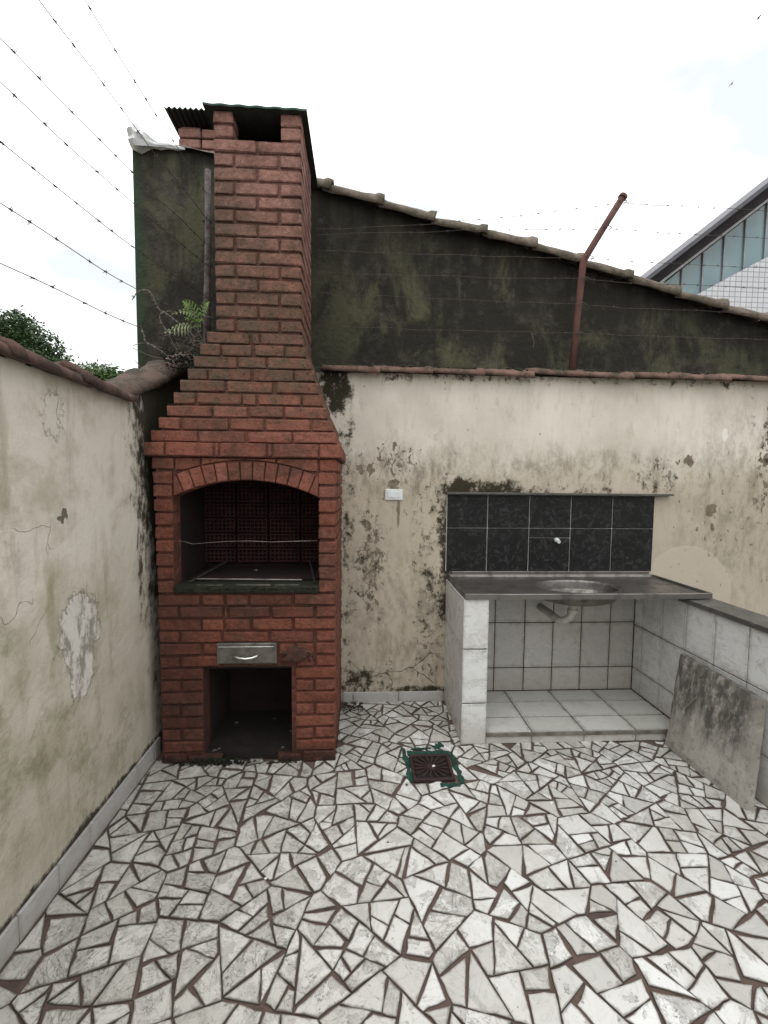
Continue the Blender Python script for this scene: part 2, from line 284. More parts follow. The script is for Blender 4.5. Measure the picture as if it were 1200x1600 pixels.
def m_marble():
    t = T('broken_white_marble'); r = t.attr('rnd'); ed = t.attr('edge')
    off = t.vm('SCALE', (13.1, 7.7, 3.3), sc_=t.ma('MULTIPLY', r, 20)); v = t.vm('ADD', t.pos, off)
    ang = t.n.new('ShaderNodeVectorRotate'); ang.rotation_type = 'Z_AXIS'; t.l.new(v, ang.inputs['Vector']); t.put(ang.inputs['Angle'], t.ma('MULTIPLY', r, 40.0)); v = ang.outputs[0]
    vs = t.map((1, 2.3, 1), vec=v)
    wv = t.noise(7, 5, .6, 1.6, vec=vs)
    vein = t.rg(t.ma('ABSOLUTE', t.ma('SUBTRACT', wv, .5)), .018, .002)
    cloud = t.rg(t.noise(9, 6, .65, .8, vec=v), .50, .70)
    dark = t.rg(t.ma('FRACT', t.ma('MULTIPLY', r, 7.31)), .45, 1.0)
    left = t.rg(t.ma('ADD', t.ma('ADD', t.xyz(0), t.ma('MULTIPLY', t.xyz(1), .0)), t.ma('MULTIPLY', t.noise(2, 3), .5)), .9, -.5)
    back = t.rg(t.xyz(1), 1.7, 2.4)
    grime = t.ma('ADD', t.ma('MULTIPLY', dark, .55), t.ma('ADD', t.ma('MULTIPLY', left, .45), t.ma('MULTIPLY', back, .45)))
    curl = t.rg(t.ma('ABSOLUTE', t.ma('SUBTRACT', t.noise(15, 5, .62, 2.6, vec=v), .52)), .022, .004)
    c = t.mix(t.ma('FRACT', t.ma('MULTIPLY', r, 3.77)), (.70, .70, .685), (.58, .575, .55))
    c = t.mix(t.ma('MULTIPLY', t.rg(t.ma('FRACT', t.ma('MULTIPLY', r, 11.9)), .55, 1.0), .62), c, (.36, .35, .32))
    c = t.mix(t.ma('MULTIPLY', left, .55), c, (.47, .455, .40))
    sn = t.noise(10, 7, .62, 1.3, vec=v); thr = t.ma('SUBTRACT', .595, t.ma('MULTIPLY', grime, .15))
    sd = t.ma('SUBTRACT', sn, thr)
    c = t.mix(t.ma('MULTIPLY', t.rg(sd, -.012, .05), .68), c, t.mix(t.noise(40, 4, .7, vec=v), (.24, .235, .215), (.50, .49, .46)))
    c = t.mix(t.ma('MULTIPLY', t.ma('MULTIPLY', t.rg(t.ma('ABSOLUTE', sd), .015, .003), t.rg(t.noise(18, 4, .7, vec=v), .40, .60)), .85), c, (.075, .07, .06))
    c = t.mix(t.ma('MULTIPLY', cloud, t.ma('MULTIPLY', grime, .7)), c, (.20, .19, .165))
    c = t.mix(t.ma('MULTIPLY', t.rg(t.noise(3.2, 4, .6), .44, .64), .42), c, (.40, .385, .34))
    c = t.mix(t.ma('MULTIPLY', curl, t.ma('MULTIPLY', grime, .75)), c, (.13, .12, .10))
    c = t.mix(t.ma('MULTIPLY', vein, t.ma('ADD', .08, t.ma('MULTIPLY', grime, .75))), c, (.09, .085, .075))
    e2 = t.ma('ADD', ed, t.ma('MULTIPLY', t.ma('SUBTRACT', t.noise(34, 5, .7, vec=t.map((1, 1, 1))), .5), 1.5))
    c = t.mix(t.ma('MULTIPLY', t.rg(e2, .34, .95), t.ma('ADD', .58, t.ma('MULTIPLY', grime, .42))), c, (.105, .095, .075))
    c = t.mix(t.ma('MULTIPLY', t.rg(ed, .80, 1.2), .9), c, (.055, .043, .035))
    spk = t.ma('MULTIPLY', t.rg(t.vor(48, vec=v), .13, .08), t.rg(t.noise(6, 2), .48, .6))
    c = t.mix(t.ma('MULTIPLY', spk, .7), c, (.06, .055, .05))
    h = t.ma('ADD', t.ma('MULTIPLY', t.noise(20, 5, .6), .7), t.ma('MULTIPLY', vein, -.5))
    return t.out(c, t.rg(cloud, 0, 1, .42, .7), t.bump(h, .35, .004), spec=.35)

def m_tile(name, a, b, dirt=.4):
    t = T(name); r = t.rnd(); v = t.vm('ADD', t.pos, t.vm('SCALE', (5.1, 9.7, 3.3), sc_=t.ma('MULTIPLY', r, 9)))
    wv = t.noise(5, 5, .6, 1.2, vec=t.map((1, 1, 1.8), vec=v, rot=(.4, .6, .2)))
    vein = t.rg(t.ma('ABSOLUTE', t.ma('SUBTRACT', wv, .5)), .03, .0)
    c = t.mix(r, a, b)
    c = t.mix(t.ma('MULTIPLY', vein, .34), c, (.27, .275, .27))
    bd = t.ma('MULTIPLY', t.border(.80), t.rg(t.noise(14, 6, .75), .36, .62))
    c = t.mix(t.ma('MULTIPLY', bd, .6), c, (.20, .18, .14))
    d = t.noise(6, 6, .7)
    c = t.mix(t.ma('MULTIPLY', t.rg(d, .46, .72), dirt), c, (.30, .27, .21))
    c = t.mix(t.ma('MULTIPLY', t.rg(t.ma('ADD', t.xyz(2), t.ma('MULTIPLY', d, .25)), .34, .12), .45), c, (.30, .26, .19))
    c = t.mix(t.ma('MULTIPLY', t.ma('MULTIPLY', t.rg(t.noise(26, 5, .75), .56, .7), 1), .25), c, (.13, .12, .10))
    return t.out(c, t.rg(d, .3, .7, .22, .5), t.bump(d, .08, .003), spec=.45)

def m_floor_tile():
    t = T('grimy_white_floor_tile'); r = t.rnd(); d = t.noise(7, 6, .7)
    c = t.mix(r, (.52, .52, .50), (.44, .44, .41))
    c = t.mix(t.ma('MULTIPLY', t.rg(d, .42, .7), .45), c, (.36, .34, .29))
    c = t.mix(t.ma('MULTIPLY', t.rg(t.noise(30, 5, .75), .56, .68), .5), c, (.2, .18, .15))
    c = t.mix(t.ma('MULTIPLY', t.ma('MULTIPLY', t.border(.80), t.rg(t.noise(14, 6, .75), .36, .62)), .65), c, (.17, .155, .12))
    return t.out(c, .35, t.bump(d, .1, .003), spec=.45)

def m_black_tile():
    t = T('black_mottled_tile'); v = t.vm('ADD', t.pos, t.vm('SCALE', (5.1, 9.7, 3.3), sc_=t.ma('MULTIPLY', t.rnd(), 9)))
    n = t.noise(20, 7, .72, 1.4, vec=v)
    c = t.mix(t.rg(n, .47, .66), (.006, .006, .006), (.034, .033, .033))
    c = t.mix(t.rg(n, .68, .80), c, (.085, .083, .08))
    return t.out(c, t.rg(n, .3, .7, .4, .6), t.bump(n, .25, .003), spec=.25)

def m_steel(name, col=(.32, .31, .29), rough=.32, metal=.9):
    t = T(name); d = t.noise(9, 6, .7); s = t.noise(40, 4, .6, vec=t.map((1, 6, 6)))
    c = t.mix(t.rg(d, .42, .68), col, tuple(q*.55 for q in col))
    c = t.mix(t.ma('MULTIPLY', t.rg(t.noise(28, 5, .75), .58, .7), .5), c, (.12, .10, .075))
    return t.out(c, t.ma('ADD', t.rg(d, .35, .7, rough*.8, rough*1.7), t.ma('MULTIPLY', s, .06)), t.bump(t.ma('ADD', d, t.ma('MULTIPLY', s, .2)), .12, .003), metal, .5)

def m_concrete():
    t = T('stained_concrete'); z, y = t.xyz(2), t.xyz(1)
    big = t.noise(5, 6, .7); f = t.noise(50, 5, .7); st = t.noise(5, 6, .7, .4, vec=t.map((1, 2.2, .5)))
    c = t.mix(t.rg(big, .35, .7), (.42, .395, .35), (.30, .28, .245))
    c = t.mix(t.ma('MULTIPLY', t.rg(t.noise(22, 6, .78), .50, .64), .5), c, (.12, .11, .095))
    up_ = t.ma('MULTIPLY', t.rg(t.ma('ADD', z, t.ma('MULTIPLY', t.ma('SUBTRACT', st, .5), .6)), 0.12, .32), t.rg(t.ma('ADD', y, t.ma('MULTIPLY', big, .1)), 1.90, 2.03))
    bl = t.ma('MULTIPLY', up_, t.rg(t.noise(17, 6, .75, vec=t.map((1, 1.5, .7))), .30, .58))
    c = t.mix(t.ma('MULTIPLY', bl, .9), c, (.065, .062, .055))
    c = t.mix(t.ma('MULTIPLY', t.rg(f, .6, .75), .5), c, (.12, .10, .08))
    scr = t.rg(t.vor(3, vec=t.map((1, 4.5, .9), rot=(.35, 0, 0)), feat='DISTANCE_TO_EDGE'), .008, .002)
    c = t.mix(t.ma('MULTIPLY', scr, .2), c, (.55, .52, .47))
    return t.out(c, .92, t.bump(t.ma('ADD', big, t.ma('MULTIPLY', f, .5)), .7, .01), spec=.2)

def m_clay(name, c1, c2, moss, amt):
    t = T(name); n = t.noise(10, 6, .7); f = t.noise(55, 5, .7); r = t.rnd()
    c = t.mix(r, c1, c2)
    c = t.mix(t.ma('MULTIPLY', t.rg(n, .40, .62), amt), c, moss)
    c = t.mix(t.ma('MULTIPLY', t.rg(t.noise(26, 6, .75), .52, .68), .6), c, (.035, .032, .025))
    c = t.mix(t.ma('MULTIPLY', t.rg(t.noise(31, 6, .75, vec=t.map(loc=(3, 3, 3))), .60, .70), .6), c, (.34, .32, .28))
    return t.out(c, .92, t.bump(t.ma('ADD', n, t.ma('MULTIPLY', f, .5)), .6, .008), spec=.2)

M = {}
M['rear'] = m_plaster_rear(); M['left'] = m_plaster_left(); M['dark'] = m_dark_wall()
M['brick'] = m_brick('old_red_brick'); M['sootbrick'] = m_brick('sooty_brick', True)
M['mortar'] = m_brick('brick_red_mortar', dim=True)
M['soot'] = simple('black_soot', (.012, .010, .009), (.020, .015, .012), 7, .95, .4, .008)
M['char'] = simple('sooty_clay', (.020, .011, .009), (.012, .008, .007), 9, .95, .4, .006)
M['grout'] = simple('red_brown_grout', (.120, .082, .067), (.070, .050, .042), 9, .95, .6, .004, c3=(.04, .034, .026))
M['joint'] = simple('grimy_tile_joint', (.022, .020, .016), (.040, .036, .028), 14, .95, .4, .003)
M['whitejoint'] = simple('pale_tile_joint', (.55, .54, .51), (.36, .35, .32), 10, .9, .3, .002)
M['marble'] = m_marble()
M['tile'] = m_tile('white_veined_tile', (.68, .69, .68), (.60, .60, .58), .35)
M['tileb'] = m_tile('grimy_back_tile', (.47, .455, .42), (.40, .385, .355), .45)
M['skirt'] = m_tile('pale_skirting_tile', (.52, .52, .54), (.47, .47, .48), .5)
M['ftile'] = m_floor_tile(); M['btile'] = m_black_tile()
M['steel'] = m_steel('stainless_steel', (.19, .178, .165), .36, .85); M['drawer'] = m_steel('dull_steel', (.20, .185, .16), .45, .75); M['chrome'] = m_steel('bright_steel', (.75, .74, .71), .22, 1); M['dullwire'] = m_steel('dull_bright_wire', (.22, .20, .18), .5, .8)
M['granite'] = simple('grimy_black_granite', (.055, .054, .052), (.10, .096, .088), 9, .38, .2, .003, fine=90, c3=(.15, .14, .12), spec=.4)
M['concrete'] = m_concrete()
M['clay_red'] = m_clay('red_clay_tile', (.150, .088, .070), (.19, .118, .095), (.065, .052, .038), .95); M['clay_brown'] = m_clay('brown_clay_tile', (.125, .075, .062), (.165, .105, .085), (.06, .047, .038), .85)
M['clay_grey'] = m_clay('weathered_clay_tile', (.15, .122, .098), (.21, .17, .135), (.085, .078, .055), .9)
M['clay_dark'] = m_clay('mouldy_clay_tile', (.10, .07, .055), (.17, .12, .10), (.04, .038, .028), .85)
M['bed'] = simple('mossy_mortar', (.055, .05, .038), (.03, .034, .018), 10, .95, .8, .012, c3=(.04, .06, .015))
M['moss'] = simple('moss', (.045, .062, .018), (.022, .030, .010), 25, .95, .6, .01, c3=(.09, .10, .04))
M['blackmoss'] = simple('dark_moss', (.014, .015, .010), (.022, .024, .013), 25, .95, .8, .01, c3=(.045, .045, .030))
M['iron'] = simple('rusty_iron', (.12, .052, .038), (.055, .028, .024), 18, .8, .4, .003, c3=(.20, .085, .05))
M['ironred'] = simple('red_brown_painted_pipe', (.125, .055, .042), (.085, .044, .040), 12, .8, .3, .002, c3=(.045, .030, .034))
M['drain'] = simple('dark_brown_iron', (.024, .014, .014), (.038, .021, .020), 18, .65, .4, .003)
M['wire'] = simple('weathered_wire', (.055, .048, .045), (.10, .075, .06), 30, .7, .2, .001, metal=.2)
M['greywire'] = simple('grey_crusted_wire', (.22, .20, .18), (.10, .085, .07), 30, .9, .2, .001)
M['pole'] = simple('flaking_grey_pipe', (.12, .105, .10), (.05, .034, .03), 26, .8, .5, .003, c3=(.22, .20, .18))
M['green'] = simple('green_painted_sheet', (.008, .052, .036), (.010, .032, .022), 12, .6, .3, .003)
M['greenpaint'] = simple('dark_green_paint', (.010, .060, .044), (.010, .024, .019), 22, .75, .5, .003, c3=(.09, .14, .11))
M['under'] = simple('dark_underside', (.022, .024, .022), (.035, .034, .030), 9, .9, .3, .003)
M['plastic'] = simple('white_plastic', (.70, .74, .74), (.60, .63, .62), 14, .35, .05, .001, spec=.5)
M['pvc'] = simple('dirty_white_pvc', (.42, .41, .36), (.30, .28, .23), 14, .4, .1, .001, spec=.5)
M['film'] = simple('crumpled_white_film', (.72, .74, .74), (.55, .57, .57), 10, .4, .5, .01, spec=.5)
M['leafg'] = simple('fern_green', (.14, .24, .055), (.22, .32, .10), 30, .6, .1, .001)
M['ground'] = simple('bare_ground', (.16, .14, .11), (.11, .10, .075), .7, .95, .5, .02, c3=(.08, .09, .05))
M['bark'] = simple('bark', (.09, .07, .05), (.05, .04, .03), 12, .95, .6, .01)
M['ash'] = simple('old_ash', (.15, .14, .12), (.06, .055, .05), 20, .95, .5, .004)
M['spall'] = simple('broken_mortar_patch', (.075, .030, .022), (.035, .022, .018), 22, .95, .8, .01, c3=(.11, .09, .07))

# ------------------------------------------------------------------ object helpers
WL = {}
def wl_(o): return WL.get(o.name, Vector((0, 0, 0)))
def thing(name, label, cat, loc=(0, 0, 0), group=None, kind=None):
    o = bpy.data.objects.new(name, None); COL.objects.link(o); o.location = loc; o.empty_display_size = .1; WL[o.name] = Vector(loc)
    return tag(o, label, cat, group, kind)
def tag(o, label=None, cat=None, group=None, kind=None):
    if label: o['label'] = label
    if cat: o['category'] = cat
    if group: o['group'] = group
    if kind: o['kind'] = kind
    return o
def link(name, me, parent=None, loc=(0, 0, 0)):
    o = bpy.data.objects.new(name, me); COL.objects.link(o); loc = Vector(loc)
    if parent:
        o.parent = parent; o.location = loc - wl_(parent)
    else: o.location = loc
    WL[o.name] = loc
    return o

class G:
    """collects vertices and faces (world coordinates); build() links them as one object with its origin in the middle"""
    def __init__(s): s.v, s.f, s.mi = [], [], []
    def add(s, vs, fs, mi=0):
        b = len(s.v); s.v += [tuple(q) for q in vs]; s.f += [tuple(i+b for i in f) for f in fs]; s.mi += [mi]*len(fs); return s
    def box(s, x0, x1, y0, y1, z0, z1, mi=0, bev=0, jit=0, R_=None):
        if bev <= 0:
            vs = [(x, y, z) for z in (z0, z1) for x, y in ((x0, y0), (x1, y0), (x1, y1), (x0, y1))]
            fs = [(3, 2, 1, 0), (4, 5, 6, 7), (0, 1, 5, 4), (1, 2, 6, 5), (2, 3, 7, 6), (3, 0, 4, 7)]
        else:
            vs, fs = chamfer(x1-x0, y1-y0, z1-z0, bev); cx, cy, cz = (x0+x1)/2, (y0+y1)/2, (z0+z1)/2
            vs = [(a+cx, b+cy, c+cz) for a, b, c in vs]
        if jit:
            q = R_ or rng; vs = [(a+q.uniform(-jit, jit), b+q.uniform(-jit, jit), c+q.uniform(-jit, jit)) for a, b, c in vs]
        return s.add(vs, fs, mi)
    def tube(s, pts, r, n=6, caps=True, mi=0):
        pts = [Vector(p) for p in pts]; rs = r if isinstance(r, (list, tuple)) else [r]*len(pts)
        prev = None; vs = []
        for i, p in enumerate(pts):
            t = (pts[min(i+1, len(pts)-1)] - pts[max(i-1, 0)]).normalized()
            a = prev - t*prev.dot(t) if prev is not None and (prev - t*prev.dot(t)).length > 1e-4 else t.orthogonal()
            a.normalize(); prev = a; b = t.cross(a)
            for k in range(n):
                th = 2*math.pi*k/n; vs.append(p + (a*math.cos(th) + b*math.sin(th))*rs[i])
        fs = [(i*n+k, i*n+(k+1) % n, (i+1)*n+(k+1) % n, (i+1)*n+k) for i in range(len(pts)-1) for k in range(n)]
        if caps: fs += [tuple(range(n-1, -1, -1)), tuple((len(pts)-1)*n+k for k in range(n))]
        return s.add(vs, fs, mi)
    def prism(s, poly, axis, a0, a1, bev=0, mi=0):
        """poly in the two other axes; extruded along axis from a0 (front, bevelled) to a1"""
        poly = list(poly); n = len(poly)
        ar = sum(poly[i][0]*poly[(i+1) % n][1] - poly[(i+1) % n][0]*poly[i][1] for i in range(n))
        if ar < 0: poly.reverse()
        def P3(p, a):
            if axis == 'y': return (p[0], a, p[1])
            if axis == 'z': return (p[0], p[1], a)
            return (a, p[0], p[1])
        rings = []
        sg = 1 if a1 > a0 else -1
        if bev: rings += [[P3(q, a0) for q in inset(poly, bev)], [P3(q, a0+sg*bev) for q in poly]]
        else: rings += [[P3(q, a0) for q in poly]]
        rings.append([P3(q, a1) for q in poly])
        vs = [v for r in rings for v in r]; fs = [tuple(range(n)), tuple(range(len(vs)-1, len(vs)-n-1, -1))]
        for j in range(len(rings)-1):
            for i in range(n):
                k = (i+1) % n; fs.append((j*n+i, (j+1)*n+i, (j+1)*n+k, j*n+k))
        b = len(s.v); s.add(vs, fs, mi); return s
    def mesh(s, name, mats, smooth=False, center=None):
        me = bpy.data.meshes.new(name)
        v = np.array(s.v, float)
        c = (v.max(0)+v.min(0))/2 if center is None else np.array(center, float)
        me.from_pydata((v-c).tolist(), [], s.f)
        for m in (mats if isinstance(mats, (list, tuple)) else [mats]): me.materials.append(m)
        if any(s.mi): me.polygons.foreach_set('material_index', s.mi)
        if smooth: me.polygons.foreach_set('use_smooth', [True]*len(me.polygons))
        import bmesh
        if len(s.f) < 60000:
            bm = bmesh.new(); bm.from_mesh(me); bmesh.ops.recalc_face_normals(bm, faces=bm.faces); bm.to_mesh(me); bm.free()
        me.update(); return me, c
    def build(s, name, mats, parent=None, smooth=False):
        me, c = s.mesh(name, mats, smooth); return link(name, me, parent, c)

def inset(poly, d):
    n = len(poly); out = []
    for i in range(n):
        p0, p1, p2 = Vector(poly[i-1]), Vector(poly[i]), Vector(poly[(i+1) % n])
        e1 = (p1-p0).normalized(); e2 = (p2-p1).normalized(); n1 = Vector((-e1.y, e1.x)); n2 = Vector((-e2.y, e2.x))
        b = (n1+n2)
        if b.length < 1e-6: out.append(tuple(p1+n1*d)); continue
        b.normalize(); k = d/max(.35, b.dot(n1)); out.append(tuple(p1+b*k))
    return out

def chamfer(l, d, h, b):
    b = min(b, l*.3, d*.3, h*.3); x, y, z = l/2, d/2, h/2; vs = []; idx = {}
    for sx in (-1, 1):
        for sy in (-1, 1):
            for sz in (-1, 1):
                for ax in range(3):
                    p = [sx*(x-b), sy*(y-b), sz*(z-b)]; p[ax] = (sx*x, sy*y, sz*z)[ax]
                    idx[(sx, sy, sz, ax)] = len(vs); vs.append(tuple(p))
    fs = []
    for ax in range(3):
        o = [a for a in range(3) if a != ax]
        for s_ in (-1, 1):
            q = []
            for u, w in ((-1, -1), (1, -1), (1, 1), (-1, 1)):
                k = [0, 0, 0]; k[ax] = s_; k[o[0]] = u; k[o[1]] = w; q.append(idx[(*k, ax)])
            fs.append(tuple(q))
    for ax in range(3):
        o = [a for a in range(3) if a != ax]
        for u in (-1, 1):
            for w in (-1, 1):
                q = []
                for e_, f_ in ((-1, o[0]), (1, o[0]), (1, o[1]), (-1, o[1])):
                    k = [0, 0, 0]; k[ax] = e_; k[o[0]] = u; k[o[1]] = w; q.append(idx[(*k, f_)])
                fs.append(tuple(q))
    for sx in (-1, 1):
        for sy in (-1, 1):
            for sz in (-1, 1): fs.append(tuple(idx[(sx, sy, sz, a)] for a in range(3)))
    return vs, fs

_cache = {}
def piece(name, x0, x1, y0, y1, z0, z1, mat, parent, bev=.003, jit=0.0, variants=3):
    """a bevelled block; alike blocks share one mesh"""
    l, d, h = round(x1-x0, 3), round(y1-y0, 3), round(z1-z0, 3); vr = rng.randrange(variants) if jit else 0
    k = (name, l, d, h, bev, jit, vr, mat.name)
    if k not in _cache:
        g = G(); g.box(-l/2, l/2, -d/2, d/2, -h/2, h/2, bev=bev, jit=jit, R_=random.Random(hash((l, d, h, vr)) & 0xffff))
        _cache[k] = g.mesh(name, mat, center=(0, 0, 0))[0]
    o = link(name, _cache[k], parent, ((x0+x1)/2, (y0+y1)/2, (z0+z1)/2))
    if name == 'brick': o.rotation_euler = (RAD(rng.gauss(0, .5)), RAD(rng.gauss(0, .35)), RAD(rng.gauss(0, .35)))
    return o

# ------------------------------------------------------------------ setting: ground, floor
g = G(); g.box(-300, 300, -300, 500, -.6, -.05); tag(g.build('ground', M['ground']), 'bare brown ground around the yard', kind='structure')
floor = G().box(-1.25, 1.96, -2.5, 3.05, -.04, 0).build('patio_floor', M['grout'])
tag(floor, 'red-brown grout bed of the yard floor set with broken white marble', kind='structure')

def clip(poly, n, d):      # keep n.p <= d
    out = []; m = len(poly)
    for i in range(m):
        a, b = poly[i], poly[(i+1) % m]; da = a[0]*n[0]+a[1]*n[1]-d; db = b[0]*n[0]+b[1]*n[1]-d
        if da <= 0: out.append(a)
        if (da < 0 < db) or (db < 0 < da):
            t_ = da/(da-db); out.append((a[0]+(b[0]-a[0])*t_, a[1]+(b[1]-a[1])*t_))
    return out
def area(p): return abs(sum(p[i][0]*p[(i+1) % len(p)][1]-p[(i+1) % len(p)][0]*p[i][1] for i in range(len(p))))/2
def cent(p): return (sum(q[0] for q in p)/len(p), sum(q[1] for q in p)/len(p))
def pave():
    R_ = random.Random(21)
    X0, X1, Y0, Y1 = -1.088, 1.898, -1.6, 2.952
    seeds = []
    step = .27
    ny = int((Y1-Y0)/step)+2; nx = int((X1-X0)/step)+2
    for j in range(-1, ny):
        for i in range(-1, nx):
            seeds.append((X0+(i+.5+(j % 2)*.5)*step+R_.uniform(-.5, .5)*step, Y0+(j+.5)*step+R_.uniform(-.5, .5)*step))
    cells = []
    for i, s_ in enumerate(seeds):
        p = [(X0, Y0), (X1, Y0), (X1, Y1), (X0, Y1)]
        for j, q in enumerate(seeds):
            if i == j: continue
            dx, dy = q[0]-s_[0], q[1]-s_[1]; L = math.hypot(dx, dy)
            if L > 1.0: continue
            p = clip(p, (dx/L, dy/L), ((q[0]+s_[0])/2*dx+(q[1]+s_[1])/2*dy)/L)
            if len(p) < 3: break
        if len(p) >= 3 and area(p) > .0004: cells.append(p)
    out = []
    def split(p, depth=0):
        a = area(p); c = cent(p); far = min(1, max(0, (c[1]-.9)/1.9))
        lim = R_.uniform(.0048, .0205)*(1-.42*far)
        if a < lim or depth > 6: out.append(p); return
        # cut across the long direction, with a random slant
        m = np.array(p)-np.array(c); w, v = np.linalg.eigh(m.T@m); ax = v[:, 1]
        th = math.atan2(ax[1], ax[0]) + R_.gauss(0, .34)
        n = (math.cos(th), math.sin(th)); k = R_.uniform(-.15, .15)*math.sqrt(a)
        d = n[0]*c[0]+n[1]*c[1]+k
        A, B = clip(p, n, d), clip(p, (-n[0], -n[1]), -d)
        for q in (A, B):
            if len(q) >= 3: split(q, depth+1)
    for p in cells: split(p)
    res = []
    for p in out:
        # drop nearly collinear / very short corners so pieces read as angular shards
        q = []
        for i in range(len(p)):
            a, b = p[i-1], p[i]
            if math.hypot(a[0]-b[0], a[1]-b[1]) > .014: q.append(b)
        if len(q) < 3 or area(q) < .0006: continue
        if len(q) > 5:
            i = R_.randrange(len(q)); q.pop(i)
        c = cent(q)
        if c[0] < -.12 and c[1] > 2.33: continue
        if c[0] > .60 and c[1] > 2.44: continue
        if .25 < c[0] < .50 and 2.10 < c[1] < 2.345: continue
        q = inset(q if sum(q[i][0]*q[(i+1) % len(q)][1]-q[(i+1) % len(q)][0]*q[i][1] for i in range(len(q))) > 0 else q[::-1], .0010+R_.random()*.0012)
        an = R_.gauss(0, .02); k = []
        for x, y in q:
            pull = R_.choice((0, 0, 0, .02, .04, .12, .2)) if R_.random() < .6 else 0
            x, y = x+(c[0]-x)*pull, y+(c[1]-y)*pull
            dx, dy = x-c[0], y-c[1]
            k.append((c[0]+dx*math.cos(an)-dy*math.sin(an), c[1]+dx*math.sin(an)+dy*math.cos(an)))
        a2 = area(k)
        if a2 < .0007: continue
        res.append((k, a2))
    return res, R_
def stone_geo(p, h, R_):
    """a shard: rough outline, rounded edge, slightly sloping top; returns verts, faces, edge weights"""
    n0 = len(p); q = []
    for i in range(n0):
        a, b = p[i], p[(i+1) % n0]; L = math.hypot(b[0]-a[0], b[1]-a[1]); q.append(a)
        for t_ in ((R_.uniform(.25, .4), R_.uniform(.6, .8)) if L > .07 else ((R_.uniform(.35, .65),) if L > .035 else ())):
            o = R_.gauss(0, .0019)
            q.append((a[0]+(b[0]-a[0])*t_-(b[1]-a[1])/L*o, a[1]+(b[1]-a[1])*t_+(b[0]-a[0])/L*o))
    n = len(q); c = cent(q); sc_ = math.sqrt(area(q)); r1 = inset(q, .0014); k = min(.45, .016/sc_*1.6); rm = inset(q, .0040)
    r2 = [(x+(c[0]-x)*k, y+(c[1]-y)*k) for x, y in r1]
    sx, sy = R_.gauss(0, .006), R_.gauss(0, .006)
    vs = [(x, y, -.004) for x, y in q]+[(x, y, h-.0018) for x, y in q]+[(x, y, h+sx*(x-c[0])+sy*(y-c[1])) for x, y in r1]+[(x, y, h+.0002+sx*(x-c[0])+sy*(y-c[1])) for x, y in rm]+[(x, y, h+.0003+sx*(x-c[0])+sy*(y-c[1])) for x, y in r2]
    fs = [(j*n+i, j*n+(i+1) % n, (j+1)*n+(i+1) % n, (j+1)*n+i) for j in range(4) for i in range(n)]+[tuple(4*n+i for i in range(n))]
    return vs, fs, [1.25]*(2*n)+[.92]*n+[.62]*n+[0]*n
def attrs(me, rn, ed):
    a = me.attributes.new('rnd', 'FLOAT', 'POINT'); a.data.foreach_set('value', rn)
    b = me.attributes.new('edge', 'FLOAT', 'POINT'); b.data.foreach_set('value', ed)
stones, SR = pave()
def screen_area(p):
    pts = []
    for x, y in p:
        d = Vector((x, y, -CAM_H)); z = d.dot(fw)
        if z < .3: return 0
        pts.append((600+FPX*d.dot(rt)/z, 800-FPX*d.dot(up)/z))
    c = cent(pts)
    if not (-20 < c[0] < 1220 and c[1] < 1620): return 0
    return area(pts)
stones.sort(key=lambda s_: -screen_area(s_[0]))
print('stones', len(stones), 'visible', sum(screen_area(s_[0]) > 0 for s_ in stones))
G2 = G(); RN, ED = [], []
for i, (p, a_) in enumerate(stones):
    h = SR.uniform(.0035, .0065); vs, fs, ed = stone_geo(p, h, SR); r_ = SR.random()
    if i < 292:
        me = bpy.data.meshes.new('stone'); c = cent(p); me.from_pydata([(x-c[0], y-c[1], z) for x, y, z in vs], [], fs)
        me.materials.append(M['marble']); attrs(me, [r_]*len(vs), ed); link('stone', me, floor, (c[0], c[1], 0))
    else:
        G2.add(vs, fs); RN += [r_]*len(vs); ED += ed
me = bpy.data.meshes.new('small_stones'); me.from_pydata(G2.v, [], G2.f); me.materials.append(M['marble']); attrs(me, RN, ED)
tag(link('small_stones', me, floor), kind='stuff')

# ------------------------------------------------------------------ walls
def rough_poly_top(pts, n, amp, R_):
    out = []
    for (a, b) in zip(pts[:-1], pts[1:]):
        for k in range(n):
            t_ = k/n; out.append((a[0]+(b[0]-a[0])*t_, a[1]+(b[1]-a[1])*t_+R_.uniform(-amp, amp)))
    out.append(pts[-1]); return out
rw = thing('plaster_wall', 'peeling cream plaster wall facing the camera, red tile coping along its top', 'wall', (1.5, 3.02, 0))
G().box(-1.25, 5.2, 2.957, 3.10, -.05, 2.215).build('wall', M['rear'], rw)
lw = thing('plaster_wall', 'stained cream plaster wall down the left side with a large peeled patch', 'wall', (-1.18, .5, 0))
G().prism([(-2.5, -.05), (2.955, -.05), (2.955, 2.20), (2.15, 1.875), (-2.5, 1.875)], 'x', -1.252, -1.102).build('wall', M['left'], lw)

